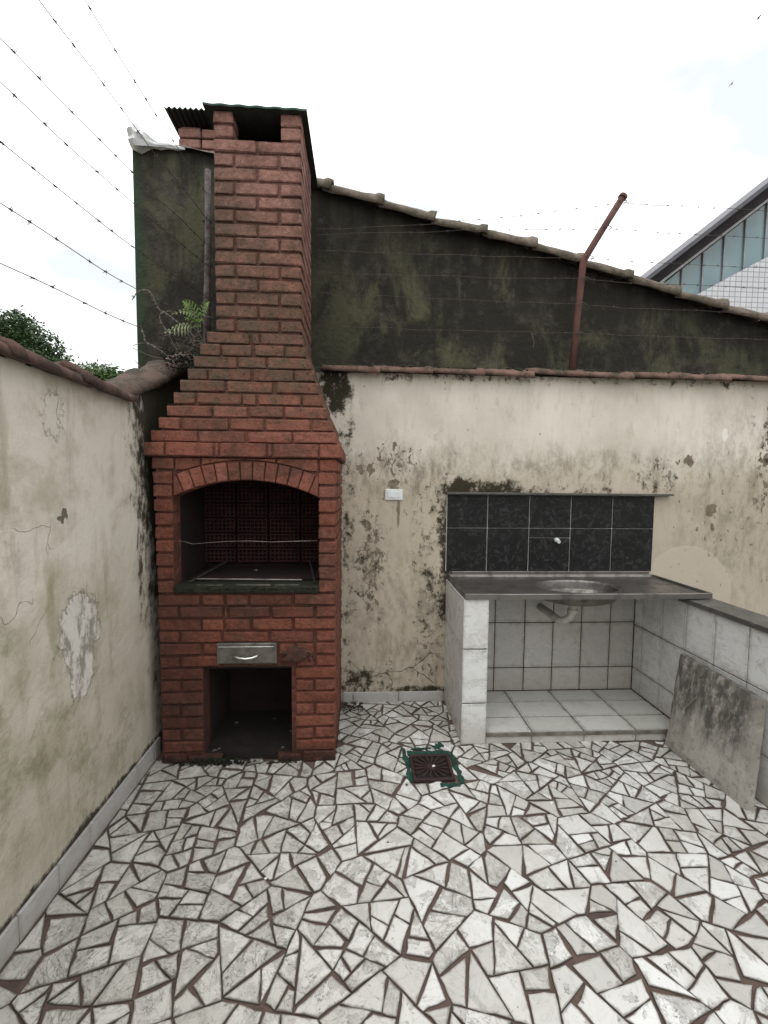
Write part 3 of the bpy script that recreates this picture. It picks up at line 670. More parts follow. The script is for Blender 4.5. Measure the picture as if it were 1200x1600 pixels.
def tile_mesh(L, w, h, flare, mat, seed, thick=.012, name='coping_tile'):
    """half-round clay tile lying along X, its flared rim at +X"""
    R_ = random.Random(seed); n = 9; st = [0, .15, .4, .65, .85, .9, .95, 1.0]
    vs = []
    for t_ in st:
        k = 1+(.10*t_) + (flare if t_ >= .88 else 0); x = -L/2+L*t_
        for lay in (0, 1):
            for i in range(n):
                th = math.pi*i/(n-1); j = noise.noise(Vector((x*9+seed, i*.6, lay)))*.005 + R_.uniform(-.0012, .0012)
                rw_, rh_ = w/2*k-lay*thick+j, h*k-lay*thick+j
                vs.append((x+R_.uniform(-.003, .003), math.cos(th)*rw_, (math.sin(th)**.75)*rh_+noise.noise(Vector((x*22, i*1.1, seed)))*.011*h/.05))
    m = 2*n; fs = []
    for s_ in range(len(st)-1):
        for i in range(n-1):
            fs.append((s_*m+i, s_*m+i+1, (s_+1)*m+i+1, (s_+1)*m+i)); fs.append((s_*m+n+i+1, s_*m+n+i, (s_+1)*m+n+i, (s_+1)*m+n+i+1))
        fs.append((s_*m, (s_+1)*m, (s_+1)*m+n, s_*m+n)); fs.append((s_*m+n-1, s_*m+2*n-1, (s_+1)*m+2*n-1, (s_+1)*m+n-1))
    for s_ in (0, len(st)-1):
        for i in range(n-1): fs.append((s_*m+i, s_*m+i+1, s_*m+n+i+1, s_*m+n+i))
    g_ = G(); g_.add(vs, fs); return g_.mesh(name, mat, True, (0, 0, 0))[0]
def lumpy_bed(name, path, w, h, mat, parent, n=60, seed=3, amp=.014):
    """a rounded lumpy strip of mortar or moss following a path"""
    g_ = G(); k = 7; path = [Vector(p) for p in path]; segs = [(b-a).length for a, b in zip(path[:-1], path[1:])]; tot = sum(segs); vs = []
    for i in range(n+1):
        d = tot*i/n; j = 0
        while j < len(segs)-1 and d > segs[j]: d -= segs[j]; j += 1
        p = path[j].lerp(path[j+1], min(1, d/segs[j])); t_ = (path[j+1]-path[j]).normalized(); s_ = Vector((t_.y, -t_.x, 0)).normalized()
        for q in range(k):
            th = math.pi*q/(k-1); nz = noise.noise(p*14+Vector((q*.8, seed, 0)))*amp
            vs.append(p + s_*math.cos(th)*(w/2+nz) + Vector((0, 0, math.sin(th)*(h+nz))))
    fs = [(i*k+q, i*k+q+1, (i+1)*k+q+1, (i+1)*k+q) for i in range(n) for q in range(k-1)] + [tuple(range(k)), tuple(n*k+q for q in range(k))]
    g_.add(vs, fs); return g_.build(name, mat, parent, True)
# coping of the facing wall: clay tiles laid end to end, lower edge ragged
rear_tiles = [tile_mesh(.375, .12, .040, .22, M['clay_red'], s_, .014) for s_ in (1, 2, 3)]
x = -.24
lumpy_bed('mortar_bed', [(-1.2, 3.03, 2.21), (5.2, 3.03, 2.21)], .17, .055, M['bed'], rw, 160, 4, .016)
for i in range(16):
    o = link('coping_tile', rear_tiles[i % 3], rw, (x+.17, 2.953, 2.212+rng.uniform(-.004, .004)))
    o.rotation_euler = (RAD(rng.uniform(4, 14)), RAD(rng.uniform(.8, 3.4)), RAD(rng.uniform(-1.5, 1.5)+180*(0))); x += rng.uniform(.325, .35)
# coping of the left wall
left_tiles = [tile_mesh(.42, .235, .060, .09, M['clay_brown'], s_, .026) for s_ in (11, 12, 13)]
dark_tiles = [tile_mesh(.40, .215, .055, .09, M['clay_dark'], s_, .016) for s_ in (15, 16)]
lumpy_bed('mortar_bed', [(-1.177, -2.4, 1.87), (-1.177, 2.15, 1.87), (-1.177, 2.94, 2.19)], .155, .035, M['bed'], lw, 90, 9, .012)
ys = [1.46+.345*k for k in range(-10, 2)]
for i, y in enumerate(ys):
    o = link('coping_tile', left_tiles[i % 3], lw, (-1.172, y+.17, 1.868)); o.rotation_euler = (RAD(rng.uniform(-3, 3)), RAD(-1.8), RAD(-90+rng.uniform(-1.5, 1.5)))
for i, (y, z) in enumerate(((2.33, 1.955), (2.62, 2.075), (2.88, 2.185))):
    o = link('coping_tile', dark_tiles[i % 2], lw, (-1.172, y, z)); o.rotation_euler = (0, RAD(-24+rng.uniform(-2, 2)), RAD(90+rng.uniform(-3, 3)))
    o.rotation_euler = (0, RAD(20), RAD(-90)) if False else o.rotation_euler
# skirting tiles
y = -2.4
while y < 2.25:
    piece('skirting_tile', -1.102, -1.091, y, y+.187, .001, .098, M['skirt'], lw, .0015, .0006); y += .19
piece('skirting_tile', -1.102, -1.091, y, y+.06, .001, .098, M['skirt'], lw, .0015)
G().box(-1.1025, -1.094, -2.4, 2.35, 0, .094).build('joint_bed', M['joint'], lw)
for a, b in ((-.115, -.05), (-.046, .262), (.266, .568)):
    piece('skirting_tile', a, b, 2.942, 2.957, .001, .070, M['skirt'], rw, .002, .0006)
# mossy growth along the top of the facing wall
def tufts(name, pts, size, mat, label, R_, parent=None):
    g_ = G()
    for p in pts:
        s_ = size*R_.uniform(.4, 1.2); p = Vector(p); k = R_.randint(4, 6)
        vs = [p+Vector((math.cos(2*math.pi*i/k)*s_*R_.uniform(.6, 1.1), math.sin(2*math.pi*i/k)*s_*R_.uniform(.6, 1.1), R_.uniform(-.2, .25)*s_)) for i in range(k)]+[p+Vector((R_.uniform(-.2, .2)*s_, R_.uniform(-.2, .2)*s_, s_*R_.uniform(.4, .9))), p-Vector((0, 0, s_*.5))]
        g_.add(vs, [(i, (i+1) % k, k) for i in range(k)]+[((i+1) % k, i, k+1) for i in range(k)])
    o = g_.build(name, mat, parent, True); tag(o, label if not parent else None, kind='stuff'); return o
R3 = random.Random(5)
tufts('moss', [(R3.uniform(-.2, 4.5), R3.uniform(2.965, 3.10), 2.245+R3.random()*.02) for _ in range(900)], .017, M['moss'], 'low green moss along the top of the facing wall behind its tiles', R3)
tufts('moss', [(R3.uniform(-.2, 4.5), R3.uniform(2.925, 2.965), 2.243+R3.random()*.014) for _ in range(900)], .012, M['bed'], 'brown dirt and dead moss crusted on the red tiles of the facing wall', R3)

# ------------------------------------------------------------------ neighbour's dark house
nh = thing('house', 'neighbouring house with a black mouldy gable wall behind the yard, clay tiles down its verge', 'house', (1.5, 6, 0))
top = [(-1.505, 3.665), (-1.30, 3.685), (-.98, 3.635), (-.33, 3.455), (.14, 3.345), (.47, 3.252), (.85, 3.18), (1.19, 3.105), (1.53, 3.01), (2.16, 2.835), (2.9, 2.655), (4.6, 2.20)]
G().prism([(-1.505, -.05)]+rough_poly_top(top, 3, .004, R3)+[(4.6, -.05)], 'y', 3.125, 3.27).build('wall', M['dark'], nh)
G().box(-1.505, -1.36, 3.275, 8, -.05, 3.6).build('side_wall', M['dark'], nh)
G().box(4.45, 4.6, 3.275, 8, -.05, 2.15).build('side_wall', M['dark'], nh)
G().prism([(-1.5, 3.60), (-1.3, 3.62), (-.98, 3.60), (4.6, 2.165), (4.6, 2.205), (-.98, 3.635), (-1.3, 3.66), (-1.5, 3.64)], 'y', 3.275, 8).build('roof', M['clay_grey'], nh)
vt = [tile_mesh(.385, .15, .058, .20, M['clay_grey'], s_, .012, 'roof_tile') for s_ in (21, 22, 23)]
def on_top(x):
    for (x0, z0), (x1, z1) in zip(top[:-1], top[1:]):
        if x0 <= x <= x1: return z0+(z1-z0)*(x-x0)/(x1-x0), math.atan2(z0-z1, x1-x0)
    return top[-1][1], .26
jx = [-.23, .14, .49, .84, 1.18, 1.52, 1.86, 2.20, 2.55, 2.90, 3.25, 3.6, 3.95, 4.3, 4.6]
for i in range(len(jx)-1):
    xm = (jx[i]+jx[i+1])/2-.02; z, sl = on_top(xm); L = jx[i+1]-jx[i]
    o = link('roof_tile', vt[i % 3], nh, (xm, 3.135, z-.004)); o.rotation_euler = (RAD(14), sl-RAD(2.0), math.pi+RAD(rng.uniform(-1, 1)) if False else RAD(rng.uniform(-1, 1))); o.scale.x = (L+.03)/.385
z, sl = on_top(-.30); o = link('roof_tile', vt[0], nh, (-.40, 3.135, z+.022)); o.rotation_euler = (RAD(14), sl-RAD(2), 0)
lumpy_bed('verge_mortar', [(-1.50, 3.16, 3.66), (-1.30, 3.16, 3.68), (-.98, 3.16, 3.63), (-.33, 3.16, 3.45)], .13, .022, simple('verge_mortar', (.17, .15, .125), (.08, .07, .055), 14, .95, .6, .01), nh, 50, 2, .01)
lumpy_bed('verge_mortar', [(-.33, 3.17, 3.445), (.85, 3.17, 3.17), (2.16, 3.17, 2.825), (4.5, 3.17, 2.21)], .10, .016, M['bed'], nh, 90, 5, .01)
# crumpled film on the corner of that wall
g = G(); nu, nv = 22, 12; vs = []
for i in range(nu):
    u = i/(nu-1); x = -1.50+.34*u; zc = 3.675+.02*math.exp(-((u-.15)/.2)**2)-.03*max(0, u-.3); rr = .040*math.exp(-((u-.17)/.17)**2)+.024*(1-u)+.007
    for j in range(nv):
        th = 2*math.pi*j/nv; k = 1+.55*noise.noise(Vector((x*16, math.cos(th)*1.7, math.sin(th)*1.7))); vs.append((x, 3.125-.01+math.cos(th)*rr*1.15*k-.012, zc+math.sin(th)*rr*k))
fs = [(i*nv+j, i*nv+(j+1) % nv, (i+1)*nv+(j+1) % nv, (i+1)*nv+j) for i in range(nu-1) for j in range(nv)]+[tuple(range(nv)), tuple((nu-1)*nv+j for j in range(nv))]
g.add(vs, fs); o = g.build('plastic_sheet', M['film'])
tag(o, 'crumpled white plastic film draped over the top left corner of the black gable wall', 'plastic sheet')
# second chimney, behind the gable
def corrugated(x0, x1, y0, y1, z, pitch, amp, th, slope=0, drop=0):
    n = int((x1-x0)/pitch*6); g_ = G(); vs = []
    for lay in (0, 1):
        for yy in (y0, y1):
            for i in range(n+1):
                x = x0+(x1-x0)*i/n; vs.append((x, yy, z+amp*math.cos(2*math.pi*(x-x0)/pitch)-lay*th+slope*(x-x0)+drop*(yy-y0)))
    m = n+1; fs = []
    for i in range(n):
        fs += [(i, i+1, m+i+1, m+i), (2*m+i+1, 2*m+i, 3*m+i, 3*m+i+1), (i+1, i, 2*m+i, 2*m+i+1), (m+i, m+i+1, 3*m+i+1, 3*m+i)]
    fs += [(0, m, 3*m, 2*m), (n, 2*m+n, 3*m+n, m+n)]
    return g_.add(vs, fs)
def sheet_mats(g_):      # the underside is coloured darker than the painted top and edge
    g_.mi = [1 if (k % 4 == 1 and k < len(g_.f)-2) else 0 for k in range(len(g_.f))]
ch2 = thing('chimney', 'pinkish brick chimney behind the black gable wall, under a small green corrugated sheet', 'chimney', (-1.05, 3.55, 3.5))
G().box(-1.275, -.80, 3.35, 3.75, 3.45, 3.83).box(-1.275, -1.15, 3.35, 3.75, 3.83, 3.97).box(-.93, -.80, 3.35, 3.75, 3.83, 3.97).build('mortar', M['mortar'], ch2)
G().box(-1.15, -.93, 3.6, 3.72, 3.83, 4.0).build('flue', M['soot'], ch2)
zz = 3.48
for r_ in range(7):
    xs_ = ((-1.29, -1.18), (-1.17, -.97), (-.96, -.79)) if r_ % 2 else ((-1.29, -1.09), (-1.08, -.88), (-.87, -.79))
    if r_ >= 5: xs_ = ((-1.29, -1.14), (-1.13, -.96), (-.94, -.79))
    for a, b in xs_: piece('brick', a, b, 3.335, 3.43, zz, zz+.058, M['brick'], ch2, .004, .0015)
    zz += .069
g = corrugated(-1.36, -.70, 3.27, 3.85, 4.035, .036, .007, .006, 0, -.02); sheet_mats(g); g.build('roof_sheet', [M['green'], M['under']], ch2)

# ------------------------------------------------------------------ brick barbecue
bq = thing('barbecue', 'tall red brick barbecue with arched grill opening, steel drawer and tapering chimney', 'barbecue', (-.59, 2.62, 0))
YF, XL, XRt = 2.303, -1.052, -.126
def cx(c): return -.222+(190+c/2.667-497)*.003244
h1, h2 = .0655, .0703
def rz(i): return i*h1 if i <= 14 else 14*h1+(i-14)*h2
core = G()
core.box(XL+.012, -.822, YF+.012, 2.95, 0, rz(8)).box(-.362, XRt-.012, YF+.012, 2.95, 0, rz(8)).box(-.822, -.362, 2.78, 2.95, 0, rz(8))
core.box(XL+.012, XRt-.012, YF+.012, 2.95, rz(8)+.0005, rz(14))
core.box(XL+.012, -.958, YF+.012, 2.95, rz(14)+.0005, 1.618).box(-.214, XRt-.012, YF+.012, 2.95, rz(14)+.0005, 1.618).box(-.958, -.214, 2.80, 2.95, rz(14)+.0005, 1.618)
AC, ARi, ARo, AH = -.586, .826, .921, .368
ACz = 1.505-ARi
arc = [(AC+ARi*math.sin(t_), ACz+ARi*math.cos(t_)) for t_ in np.linspace(-math.asin(AH/ARi), math.asin(AH/ARi), 15)]
core.prism(arc+[(AC+AH+.002, 1.618), (AC-AH-.002, 1.618)], 'y', YF+.012, YF+.11)
core.build('mortar', M['mortar'], bq)
# soot lining of the two cavities
ln = G(); ln.box(-.828, -.816, YF+.10, 2.78, .051, rz(8)-.001).box(-.368, -.356, YF+.10, 2.78, .051, rz(8)-.001).box(-.816, -.368, 2.765, 2.779, .051, rz(8)-.001).box(-.816, -.368, YF+.02, 2.765, rz(8)-.012, rz(8)-.001); ln.build('soot_lining', M['char'], bq); ln = G()
ln.box(-.962, -.950, YF+.10, 2.80, .956, 1.60).box(-.222, -.210, YF+.10, 2.80, .956, 1.60).box(-.95, -.222, 2.785, 2.799, .956, 1.60).box(-.95, -.222, YF+.115, 2.785, 1.585, 1.60); ln.build('soot_lining', M['char'], bq)

G().box(-.822, -.362, YF+.03, 2.78, .012, .05).build('cavity_floor', M['soot'], bq)
g = G().box(-.955, -.216, YF-.006, 2.79, rz(14)+.001, .955, bev=.006, jit=.003); g.build('sill', M['blackmoss'], bq)
nb = [0]
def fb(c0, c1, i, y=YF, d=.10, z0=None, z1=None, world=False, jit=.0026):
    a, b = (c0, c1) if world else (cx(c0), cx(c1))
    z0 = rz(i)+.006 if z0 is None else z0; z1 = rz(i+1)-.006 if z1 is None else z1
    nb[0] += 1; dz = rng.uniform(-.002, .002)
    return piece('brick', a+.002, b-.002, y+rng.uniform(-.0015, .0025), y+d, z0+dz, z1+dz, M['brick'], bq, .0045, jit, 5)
Lx, Rx = 148.5, 895.5     # crop columns of the two outer edges
low = [[(Lx, 250), (258, 400), (640, 745), (753, Rx)], [(Lx, 323), (722, Rx)], [(Lx, 228), (237, 325), (720, 798), (807, Rx)], [(Lx, 323), (720, Rx)], [(Lx, 226), (236, 325), (721, 800), (808, Rx)],
       [(Lx, 325), (722, Rx)], [(Lx, 229), (238, 325), (720, 797), (806, Rx)], [(Lx, 325), (720, Rx)],
       [(Lx, 228), (237, 400), (410, 520), (530, 630), (725, 798), (808, Rx)],
       [(Lx, 320), (329, 396), (650, 716), (725, 800), (808, Rx)], [(Lx, 228), (236, 405), (414, 605), (615, 800), (808, Rx)],
       [(Lx, 320), (328, 415), (424, 530), (538, 707), (717, Rx)], [(Lx, 225), (235, 413), (422, 432), (440, 612), (621, 800), (808, Rx)], [(Lx, 320), (329, 418), (427, 520), (529, 707), (717, Rx)]]
for i, row in enumerate(low):
    for c0, c1 in row:
        fb(c0-(i-6)*.6 if c0 == Lx else c0, c1, i, z1=.045 if i == 0 and 200 < c0 < 700 else None)
for i in range(14, 23):
    fb(145-(i-14)*1.35, 215, i); fb(820, Rx, i)
AOx = lambda x: ACz+math.sqrt(max(0, ARo**2-(x-AC)**2))
row23 = [(132, 222), (230, 330), (338, 515), (523, 640), (648, 815), (823, Rx)]
for c0, c1 in row23:
    a, b = cx(c0), cx(c1); z0, z1 = rz(23)+.0045, 1.613
    if b < AC-AH+.02 or a > AC+AH-.02: fb(c0, c1, 23, z1=z1); continue
    xs_ = np.linspace(a, b, 7); bot = [(x_, min(z1-.004, max(z0, AOx(x_)+.007))) for x_ in xs_]
    if max(z1-q[1] for q in bot) < .006: continue
    bot = [q for q in bot if z1-q[1] > .0045]
    if len(bot) < 2: continue
    G().prism([(bot[0][0], z1), *bot, (bot[-1][0], z1)], 'y', YF, YF+.06, .002).build('brick', M['brick'], bq)
for s_ in (-1, 1):      # spandrels between arch and jamb rows: row 22 ends already at the jamb
    pass
# voussoirs
na = 13; tm = math.asin(AH/ARi)*1.0; tk = math.asin(AH/ARo)
for k in range(na):
    t0, t1 = -tm+2*tm*k/na, -tm+2*tm*(k+1)/na; q = .0026/ARi
    ex0 = -.10 if k == 0 else 0
    def pt(R_, t_): return (AC+R_*math.sin(t_), ACz+R_*math.cos(t_))
    poly = [pt(ARi, t0+q), pt(ARi, t1-q), pt(ARo, t1-q), pt(ARo, t0+q)]
    if k in (0, 1, na-1, na-2):
        for n_, d_ in (((-1, 0), -(AC-AH+.003)), ((1, 0), AC+AH-.003)):
            poly = clip(poly, n_, d_)
    if len(poly) >= 3 and area(poly) > .0004: G().prism(poly, 'y', YF-.001-rng.random()*.002, YF+.10, .004).build('brick', M['brick'], bq); nb[0] += 1
# side bricks of the body (right flank)
for i in range(24):
    z0, z1 = rz(i)+.006, min(rz(i+1)-.006, 1.613)
    for a, b in (((2.41, 2.61), (2.622, 2.82), (2.832, 2.95)) if i % 2 else ((2.41, 2.51), (2.522, 2.72), (2.732, 2.93))):
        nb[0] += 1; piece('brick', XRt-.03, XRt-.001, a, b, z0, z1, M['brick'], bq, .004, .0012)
# projecting course
LZ0, LZ1 = 1.622, 1.688
for c0, c1 in ((105, 190), (200, 388), (399, 410), (420, 605), (614, 628), (637, 820), (828, 917)):
    nb[0] += 1; piece('brick', cx(max(c0, 112)), cx(c1), YF-.024, YF+.10, LZ0, LZ1, M['brick'], bq, .004, .0015)
for a, b in ((2.415, 2.60), (2.612, 2.80), (2.812, 2.95)): piece('brick', XRt-.02, cx(916), a, b, LZ0, LZ1, M['brick'], bq, .004, .0012); nb[0] += 1
G().box(cx(113)+.01, cx(915)-.012, YF-.014, 2.95, LZ0-.003, LZ1-.002).build('mortar', M['mortar'], bq)
# hood: nine courses stepping in, crop-1 columns turned to metres on the leaning face
rows = [  # (y plane, [(x0,x1) px in photo columns])
 [(132, 320), (328, 513), (527, 706), (716, 893)], [(165, 250), (262, 447), (458, 592), (604, 783), (795, 880)], [(200, 380), (390, 525), (537, 670), (682, 855)]]
rows = [[(190+a/2.667, 190+b/2.667) for a, b in r_] for r_ in rows]
rows += [[(190+a/3.2, 190+b/3.2) for a, b in r_] for r_ in (
 [(273, 375), (388, 600), (612, 675), (690, 895), (905, 1005)], [(307, 520), (535, 755), (778, 985)], [(342, 435), (445, 650), (665, 858), (868, 965)],
 [(373, 580), (592, 722), (735, 945)], [(405, 500), (512, 655), (670, 812), (820, 922)], [(440, 645), (660, 690), (700, 905)])]
HZ, hh = 1.690, .0647
mh = G(); left_side = G()
def side_rows(xr, y0, y1, z0, z1, odd):
    L = y1-y0; cuts = [y0, y0+L*.5, y1] if L > .3 else [y0, y1]
    if odd and L > .3: cuts = [y0, y0+.11, y0+.32, y1]
    for a, b in zip(cuts[:-1], cuts[1:]):
        nb[0] += 1; piece('brick', xr-.03, xr-.001, a+.004, b-.004, z0, z1, M['brick'], bq, .004, .0012)
for i, r_ in enumerate(rows):
    yp = YF+.002+i*.0115; s_ = .003244*yp/YF/1.0; z0 = HZ+i*hh+.005; z1 = HZ+(i+1)*hh-.0055
    def px(q): return -.222*yp/YF+(q-497)*s_-(.006 if q < 400 else -.002)*0
    a0, b0 = px(r_[0][0]), px(r_[-1][1])
    for a, b in r_:
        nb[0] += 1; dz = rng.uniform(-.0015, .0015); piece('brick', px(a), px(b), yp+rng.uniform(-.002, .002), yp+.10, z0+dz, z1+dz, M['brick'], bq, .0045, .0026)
    mh.box(a0+.010, b0-.011, yp+.011, 2.945-i*.008, HZ+i*hh-.0045, HZ+(i+1)*hh-.005)
    yr = 2.945-i*.008
    side_rows(b0, yp+.105, yr, z0, z1, i % 2)
    left_side.box(a0+.001, a0+.03, yp+.11, yp+.30, z0, z1, bev=.004).box(a0+.001, a0+.03, yp+.31, yr, z0, z1, bev=.004)
CZ, CH = HZ+9*hh, .0683
CX0, CX1, CY0, CY1 = -.757, -.318, 2.402, 2.86
for k in range(16):
    z0, z1 = CZ+k*CH+.0065, CZ+(k+1)*CH-.0065
    odd = k % 2
    segs = ((CX0, CX0+.209), (CX0+.223, CX1)) if odd else ((CX0, CX0+.094), (CX0+.108, CX0+.320), (CX0+.334, CX1))
    if k >= 14: segs = ((CX0, CX0+.098), (CX1-.103, CX1))
    for a, b in segs:
        dep = .10 if odd else .2
        if 0 < segs.index((a, b)) < len(segs)-1: dep = .1
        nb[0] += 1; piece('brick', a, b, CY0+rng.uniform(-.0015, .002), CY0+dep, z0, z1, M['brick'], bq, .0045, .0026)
    if k < 14 or True:
        ya = CY0+(.108 if odd else .208); sp = ((ya, ya+.21), (ya+.218, CY1)) if odd else ((ya, ya+.10), (ya+.108, CY1))
        for a, b in sp:
            nb[0] += 1; piece('brick', CX1-.03, CX1-.001, a, b, z0, z1, M['brick'], bq, .004, .0012)
            left_side.box(CX0+.001, CX0+.03, a, b, z0, z1, bev=.004)
mh.box(CX0+.011, CX1-.012, CY0+.011, CY1-.011, CZ-.004, CZ+14*CH-.003)
mh.box(CX0+.011, CX0+.09, CY0+.011, CY1-.011, CZ+14*CH-.0025, CZ+16*CH-.003).box(CX1-.092, CX1-.012, CY0+.011, CY1-.011, CZ+14*CH-.0025, CZ+16*CH-.003).box(CX0+.0905, CX1-.0925, CY1-.1, CY1-.011, CZ+14*CH-.0025, CZ+16*CH-.003)
mh.build('mortar', M['mortar'], bq)
tag(left_side.build('side_brickwork', M['brick'], bq), kind='stuff')
G().box(CX0+.095, CX1-.1, CY0+.03, CY1-.105, CZ+14*CH-.0029, CZ+14*CH+.0025).box(CX0+.0905, CX0+.096, CY0+.1, CY1-.105, CZ+14*CH, CZ+16*CH-.004).box(CX1-.098, CX1-.0925, CY0+.1, CY1-.105, CZ+14*CH, CZ+16*CH-.004).box(CX0+.096, CX1-.098, CY1-.111, CY1-.1055, CZ+14*CH+.003, CZ+16*CH-.004).build('soot_lining', M['soot'], bq)
print('bbq bricks', nb[0])
# sheet on the chimney
CT = CZ+16*CH
g = corrugated(-.800, -.286, 2.375, 2.965, CT+.006, .09, .0022, .010, -.008, 0); sheet_mats(g); g.build('roof_sheet', [M['green'], M['under']], bq)
# perforated bricks at the back of the grill
def perforated():
    g_ = G(); w, h, d = .178, .082, .03; nx, nz = 7, 3; t_ = .0075
    for i in range(nx+1):
        x = -w/2+(w-t_)*i/nx; g_.box(x, x+t_, 0, d, -h/2, h/2)
    for j in range(nz+1):
        z = -h/2+(h-t_)*j/nz; g_.box(-w/2, w/2, -.0006, d-.001, z, z+t_)
    g_.box(-w/2+.001, w/2-.001, d-.004, d, -h/2+.001, h/2-.001)
    return g_.mesh('perforated_brick', M['perf'], center=(0, 0, 0))[0]
M['perf'] = simple('sooty_perforated_clay', (.052, .021, .019), (.026, .014, .012), 9, .95, .3, .004)
pm = perforated()
for j in range(6):
    for i in range(4):
        link('perforated_brick', pm, bq, (-.86+i*.195, 2.750, 1.045+j*.092))
# grill tray: shelf with a steel lip and two slanting rails
G().box(-.93, -.235, 2.43, 2.745, .962, .972).build('grill_tray', M['char'], bq)
G().tube([(-.875, 2.405, .972), (-.32, 2.405, .966)], .005, 6).build('front_rail', M['dullwire'], bq)
G().tube([(-.90, 2.36, .966), (-.80, 2.70, 1.02)], .006, 6).tube([(-.245, 2.36, .966), (-.31, 2.70, 1.02)], .006, 6).build('side_rail', M['steel'], bq)
R4 = random.Random(8)
for i in range(3): G().box(-.85+i*.2, -.70+i*.2+R4.uniform(-.03, .03), 2.318, 2.328, .956, .960, jit=.001).build('mortar_chip', M['ash'], bq)
# drawer
G().box(-.744, -.437, YF-.010, YF+.02, .549, .657, bev=.002).build('drawer_frame', M['drawer'], bq)
dr = G().box(-.733, -.449, YF-.0165, YF-.0105, .556, .640, bev=.002).build('drawer_front', M['drawer'], bq)
G().tube([(-.733+.0, YF-.017, .642), (-.449, YF-.017, .642)], .0022, 5).build('drawer_lip', M['chrome'], dr)
hp = [(-.655, YF-.018, .598), (-.648, YF-.028, .594), (-.62, YF-.036, .588), (-.59, YF-.038, .586), (-.56, YF-.036, .589), (-.535, YF-.028, .596), (-.528, YF-.018, .600)]
G().tube(hp, [.004, .005, .0062, .0065, .0062, .005, .004], 8).build('handle', M['chrome'], dr, True)
# broken patch and lead-in of the old tap beside the drawer
g = G(); vs = []; nu, nv = 14, 10
for j in range(nv):
    for i in range(nu):
        u, v = i/(nu-1), j/(nv-1); x = -.432+.095+.20*(u-.5); z = .59+.12*(v-.5)
        e_ = math.hypot((u-.5)*1.0, (v-.5)*1.0)*2; nz = noise.noise(Vector((x*30, z*30, 2)))
        y = YF-.009-.006*nz+ (.03 if e_+nz*.35 > .82 else 0)
        vs.append((x+noise.noise(Vector((z*25, 1, x*9)))*.012, y, z))
g.add(vs, [(j*nu+i, j*nu+i+1, (j+1)*nu+i+1, (j+1)*nu+i) for j in range(nv-1) for i in range(nu-1)]); g.build('mortar_patch', M['spall'], bq, True)
G().tube([(-.30, YF-.006, .612), (-.262, YF-.012, .612), (-.258, YF-.012, .60), (-.258, YF-.012, .568)], .0035, 5).build('bent_rod', M['iron'], bq)
# wire stretched over the mouth
wp = [(-.945, 2.34, 1.187), (-.91, 2.33, 1.185), (-.872, 2.33, 1.172), (-.80, 2.33, 1.178), (-.70, 2.33, 1.186), (-.58, 2.33, 1.189), (-.47, 2.33, 1.184), (-.38, 2.33, 1.187), (-.23, 2.34, 1.19)]
tag(G().tube(wp, .0013, 5).build('wire', M['dullwire']), 'thin bright wire stretched across the arched mouth of the barbecue', 'wire')
# debris in the low cavity
def pebble(x, y, z, s_, mat, name='debris', label=None, cat=None, group=None):
    g_ = G(); R_ = R4; k = 6
    vs = [(x+math.cos(i)*s_*R_.uniform(.7, 1.2), y+math.sin(i)*s_*R_.uniform(.7, 1.2), z+R_.uniform(0, .2)*s_) for i in np.linspace(0, 5.2, k)]+[(x, y, z+s_*.6), (x, y, z-s_*.1)]
    g_.add(vs, [(i, (i+1) % k, k) for i in range(k)]+[((i+1) % k, i, k+1) for i in range(k)]); o = g_.build(name, mat)
    return tag(o, label, cat, group)
for rl, (x, y, z, s_) in zip(('larger chip at back left', 'small chip toward the right side', 'chip at the front left', 'chip touching the front left one', 'chip at the front right', 'small chip at the back middle'), ((-.74, 2.62, .052, .014), (-.40, 2.52, .052, .008), (-.78, 2.345, .052, .013), (-.76, 2.36, .052, .01), (-.42, 2.36, .052, .012), (-.52, 2.66, .052, .009))):
    pebble(x, y, z, s_, M['ash'], 'rubble_chip', rl+' on the black floor of the low barbecue cavity', 'rubble', 'rubble chips inside the barbecue')
pebble(-.615, 2.62, .974, .02, M['ash'], 'rubble_chip', 'pale lump of ash on the grill tray inside the barbecue', 'rubble')
g = tufts('moss', [(R4.uniform(-.95, -.23), YF-R4.uniform(-.03, .012), .93+R4.random()*.022) for _ in range(260)], .009, M['blackmoss'], 'dark moss crusting the sill of the grill opening', R4)
tufts('moss', [(-.74+R4.gauss(0, .1), YF-R4.uniform(0, .018), .006+R4.random()*.03) for _ in range(220)]+[(-.42+R4.gauss(0, .04), YF-R4.uniform(0, .01), .006) for _ in range(60)], .010, M['blackmoss'], 'black moss and soot crumbs at the foot of the barbecue', R4)
tufts('moss', [(R4.uniform(-.11, .02), R4.uniform(2.82, 2.95), .004+R4.random()*.006) for _ in range(160)], .006, M['blackmoss'], 'dark moss in the corner between barbecue and skirting', R4)
# algae crumbs on the stepped hood edge
pts = []
for i in range(9):
    yp = YF+.002+i*.0115; a0 = -.222*yp/YF+(rows[i][0][0]-497)*.003244*yp/YF
    for _ in range(16): pts.append((a0+R4.uniform(-.002, .03), yp+R4.uniform(.0, .3), HZ+(i+1)*hh))
tufts('moss', pts, .007, M['moss'], 'crumbs of moss on the stepped left edge of the barbecue hood', R4)

